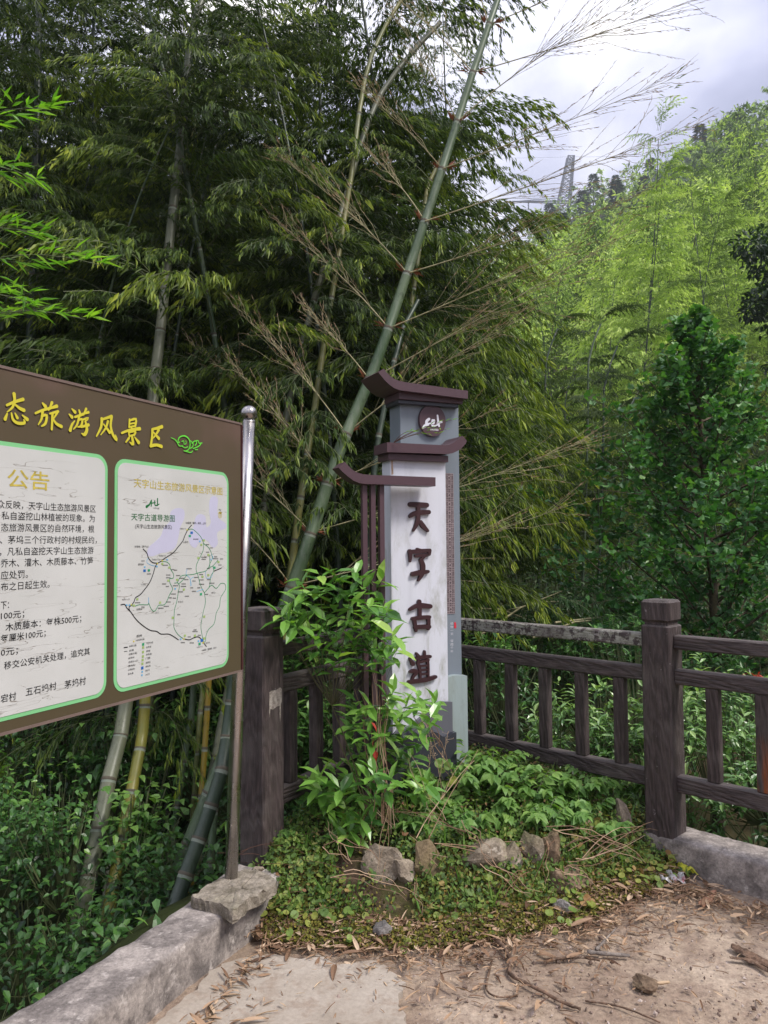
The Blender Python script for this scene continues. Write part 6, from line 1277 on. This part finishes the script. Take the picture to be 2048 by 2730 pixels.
stick('dry_twig','straight dark twig across the litter in the middle','twig',[(1455,2560,.012),(1540,2552,.016),(1600,2560,.012)],.006,.004,M_wood)
stick('dry_twig','grey split stick pointing up towards the bed','twig',[(1590,2532,.012),(1615,2505,.016),(1642,2475,.018)],.007,.003,M_woodg)
stick('dry_twig','flat grey piece of split wood lying on the litter','twig',[(1565,2538,.008),(1620,2543,.01),(1680,2548,.008)],.009,.006,M_woodg)
stick('dry_twig','long thin tan stalk lying towards the lower right','twig',[(1560,2668,.006),(1640,2680,.008),(1700,2700,.006),(1760,2726,.004)],.0035,.0025,M_wood)
stick('dry_twig','pale split bamboo sliver right of the dark clod','twig',[(1690,2620,.008),(1740,2622,.01),(1785,2618,.01)],.006,.005,flat('pale_bamboo_sliver',(.42,.30,.19),.7))
stick('dry_twig','thin dark twig in the litter near the wrapper','twig',[(1740,2372,.01),(1820,2376,.01),(1905,2364,.012)],.003,.002,M_wood)
def bark(label,pts,w_,m,z=.014):
    P=[np.array(PZ(x,y,z)) for x,y in pts]; b=Vector(P[0]); b.z=0; K=np.array(smooth_pts([tuple(p-np.array(b)) for p in P],5)); n=len(K); T,A,B=frames(K); rows=[]
    for i in range(n):
        s=np.array([-T[i][1],T[i][0],0]); ww=w_*math.sin(math.pi*(.12+.76*i/(n-1)))**.7
        for j,(a,h) in enumerate(((-1,.2),(-.7,.75),(0,1.),(.7,.8),(1,.25),(.6,.5),(0,.7),(-.6,.45))): rows.append(K[i]+s*a*ww+np.array([0,0,h*w_*.55-z*.6])+RNG.normal(0,.0012,3))
    q=[(i*8+j,i*8+(j+1)%8,(i+1)*8+(j+1)%8,(i+1)*8+j) for i in range(n-1) for j in range(8)]
    mb=MB(); mb.add(rows,q+[tuple(range(8)),tuple((n-1)*8+j for j in range(8))[::-1]]); o=mb.build('bark_piece',m,None,b); tag(o,label,'bark')
bark('curled dark strip of bark at the frame edge on the bare earth',[(1952,2518),(1985,2535),(2020,2552),(2075,2580)],.022,M_wood); bark('thin dark strip of bark lying beside the curled one',[(1945,2548),(2000,2556),(2060,2590)],.010,M_wood)
bark('reddish brown wood chip near the foot of the curb',[(1868,2412),(1885,2395),(1905,2372)],.020,flat('fresh_wood',(.32,.17,.11),.8,.2,0,.3,40))
# crumpled wrapper
def wrapper():
    root=empty('plastic_wrapper',PZ(1780,2345,0),'crumpled clear and yellow plastic wrapper lying at the edge of the bed','wrapper'); g=np.random.default_rng(2)
    m,t,b,L=mat('clear_plastic',.25,.5); c=ramp(t,noise(t,objc(t),22,4,.6),[(.58,(.60,.58,.58)),(.66,(.62,.20,.24))]).outputs[0]; L(c,b.inputs[0]); b.inputs['Transmission Weight'].default_value=.35
    y_=flat('yellow_plastic',(.42,.42,.04),.35,.5,0,.5,60)
    def crumple(name,cx,cy,w_,h_,ang,m,z0,seed):
        g=np.random.default_rng(seed); nx,ny=16,9; V=[]
        P0=PZ(cx,cy,0)-root.location
        for j in range(ny):
            for i in range(nx):
                u=(i/(nx-1)-.5)*w_*(1+.12*math.sin(j*1.9)); v=(j/(ny-1)-.5)*h_*(1+.25*math.sin(i*.9+seed)); x=u*math.cos(ang)-v*math.sin(ang); y=u*math.sin(ang)+v*math.cos(ang); V.append((P0.x+x,P0.y+y,z0+abs(g.normal(0,.009))+.012*(1+math.sin(i*1.1+j*.6))))
        mb=MB(); mb.add(V,[(j*nx+i,j*nx+i+1,(j+1)*nx+i+1,(j+1)*nx+i) for j in range(ny-1) for i in range(nx-1)]); mb.build(name,m,root)
    crumple('clear_part',1775,2352,.155,.09,-.28,m,.006,1); crumple('yellow_part',1808,2332,.16,.035,-.35,y_,.014,2)
wrapper()
# dead bamboo bush and poles fallen behind the railing
def fallen():
    b=PD(1500,1690,6.4); b.z=float(terrain(b.x,b.y))+.1; root=empty('fallen_bamboo',b,'heap of cut bamboo tops with green leaves lying behind the upper rail','bamboo'); L0=np.array(b); mb=MB(); mf=MB(); g=random.Random(3)
    for (x0,y0,x1,y1,d) in [(1270,1700,1500,1575,6.5),(1300,1640,1590,1600,6.8),(1420,1700,1640,1650,6.2),(1240,1620,1430,1660,6.6),(1480,1660,1700,1665,6.4)]:
        a=np.array(PD(x0,y0,d)); e=np.array(PD(x1,y1,d+.3)); tube(mb,np.array([a,(a+e)/2+[0,0,.05],e])-L0,[.011,.009,.004],5,.5)
        for s in (.35,.55,.75,.95): mf.absorb(g.choice(PLUMES),rotz(g.uniform(-1.4,1.4))@roty(-g.uniform(0,.4)),(a+(e-a)*s)-L0,g.uniform(.28,.45),.0)
    mb.build('cut_stem',M_twigdry,root)['kind']='stuff'; mf.build('foliage',[LM_und,M_twig],root)
fallen()
# leafy bamboo twig growing across the emblem
def twig():
    b=PD(1050,1180,3.86); root=empty('bamboo_twig',b,'thin bamboo twig with a few leaves sprouting over the middle roof across the round emblem','bamboo twig'); L0=np.array(b); g=np.random.default_rng(1); mb=MB(); P=[];D=[]
    for (x1,y1) in [(1205,1120),(1190,1145),(1150,1140),(1100,1150),(1170,1155)]:
        e=np.array(PD(x1,y1,3.80)); u=np.linspace(0,1,7)[:,None]; K=L0+(e-L0)*u+np.array([0,0,.07])*u*(1-u); tube(mb,K-L0,np.linspace(.0018,.0007,7),4,.5,1,cap=False)
        for s in (.5,.62,.75,.88,1.0): q=L0+(e-L0)*s+np.array([0,0,.07])*s*(1-s); P.append(q); D.append(unit((e-L0)*1.2+g.normal(0,.12,3)))
    mb.inst(*BLADE,leafM(D,g.uniform(.02,.045,len(P)),.007,rng=g),np.array(P)-L0,g.uniform(.3,.9,len(P)),0); mb.build('foliage',[LM_bright,M_stem],root)
twig()
# ------------------------------------------------------------------ damp air over the valley
def haze():
    mb=MB(); box(mb,(-190,-60,-4.5),(330,520,215)); me=mb.mesh('haze',bpy.data.materials.new('haze')); o=link('haze',me); tag(o,kind='stuff')
    m=me.materials[0]; m.use_nodes=True; t=m.node_tree; t.nodes.clear(); out=N(t,'ShaderNodeOutputMaterial'); v=N(t,'ShaderNodeVolumePrincipled'); v.inputs['Color'].default_value=(.86,.92,1,1); v.inputs['Density'].default_value=.00075; v.inputs['Anisotropy'].default_value=.2; t.links.new(v.outputs[0],out.inputs['Volume'])
haze()
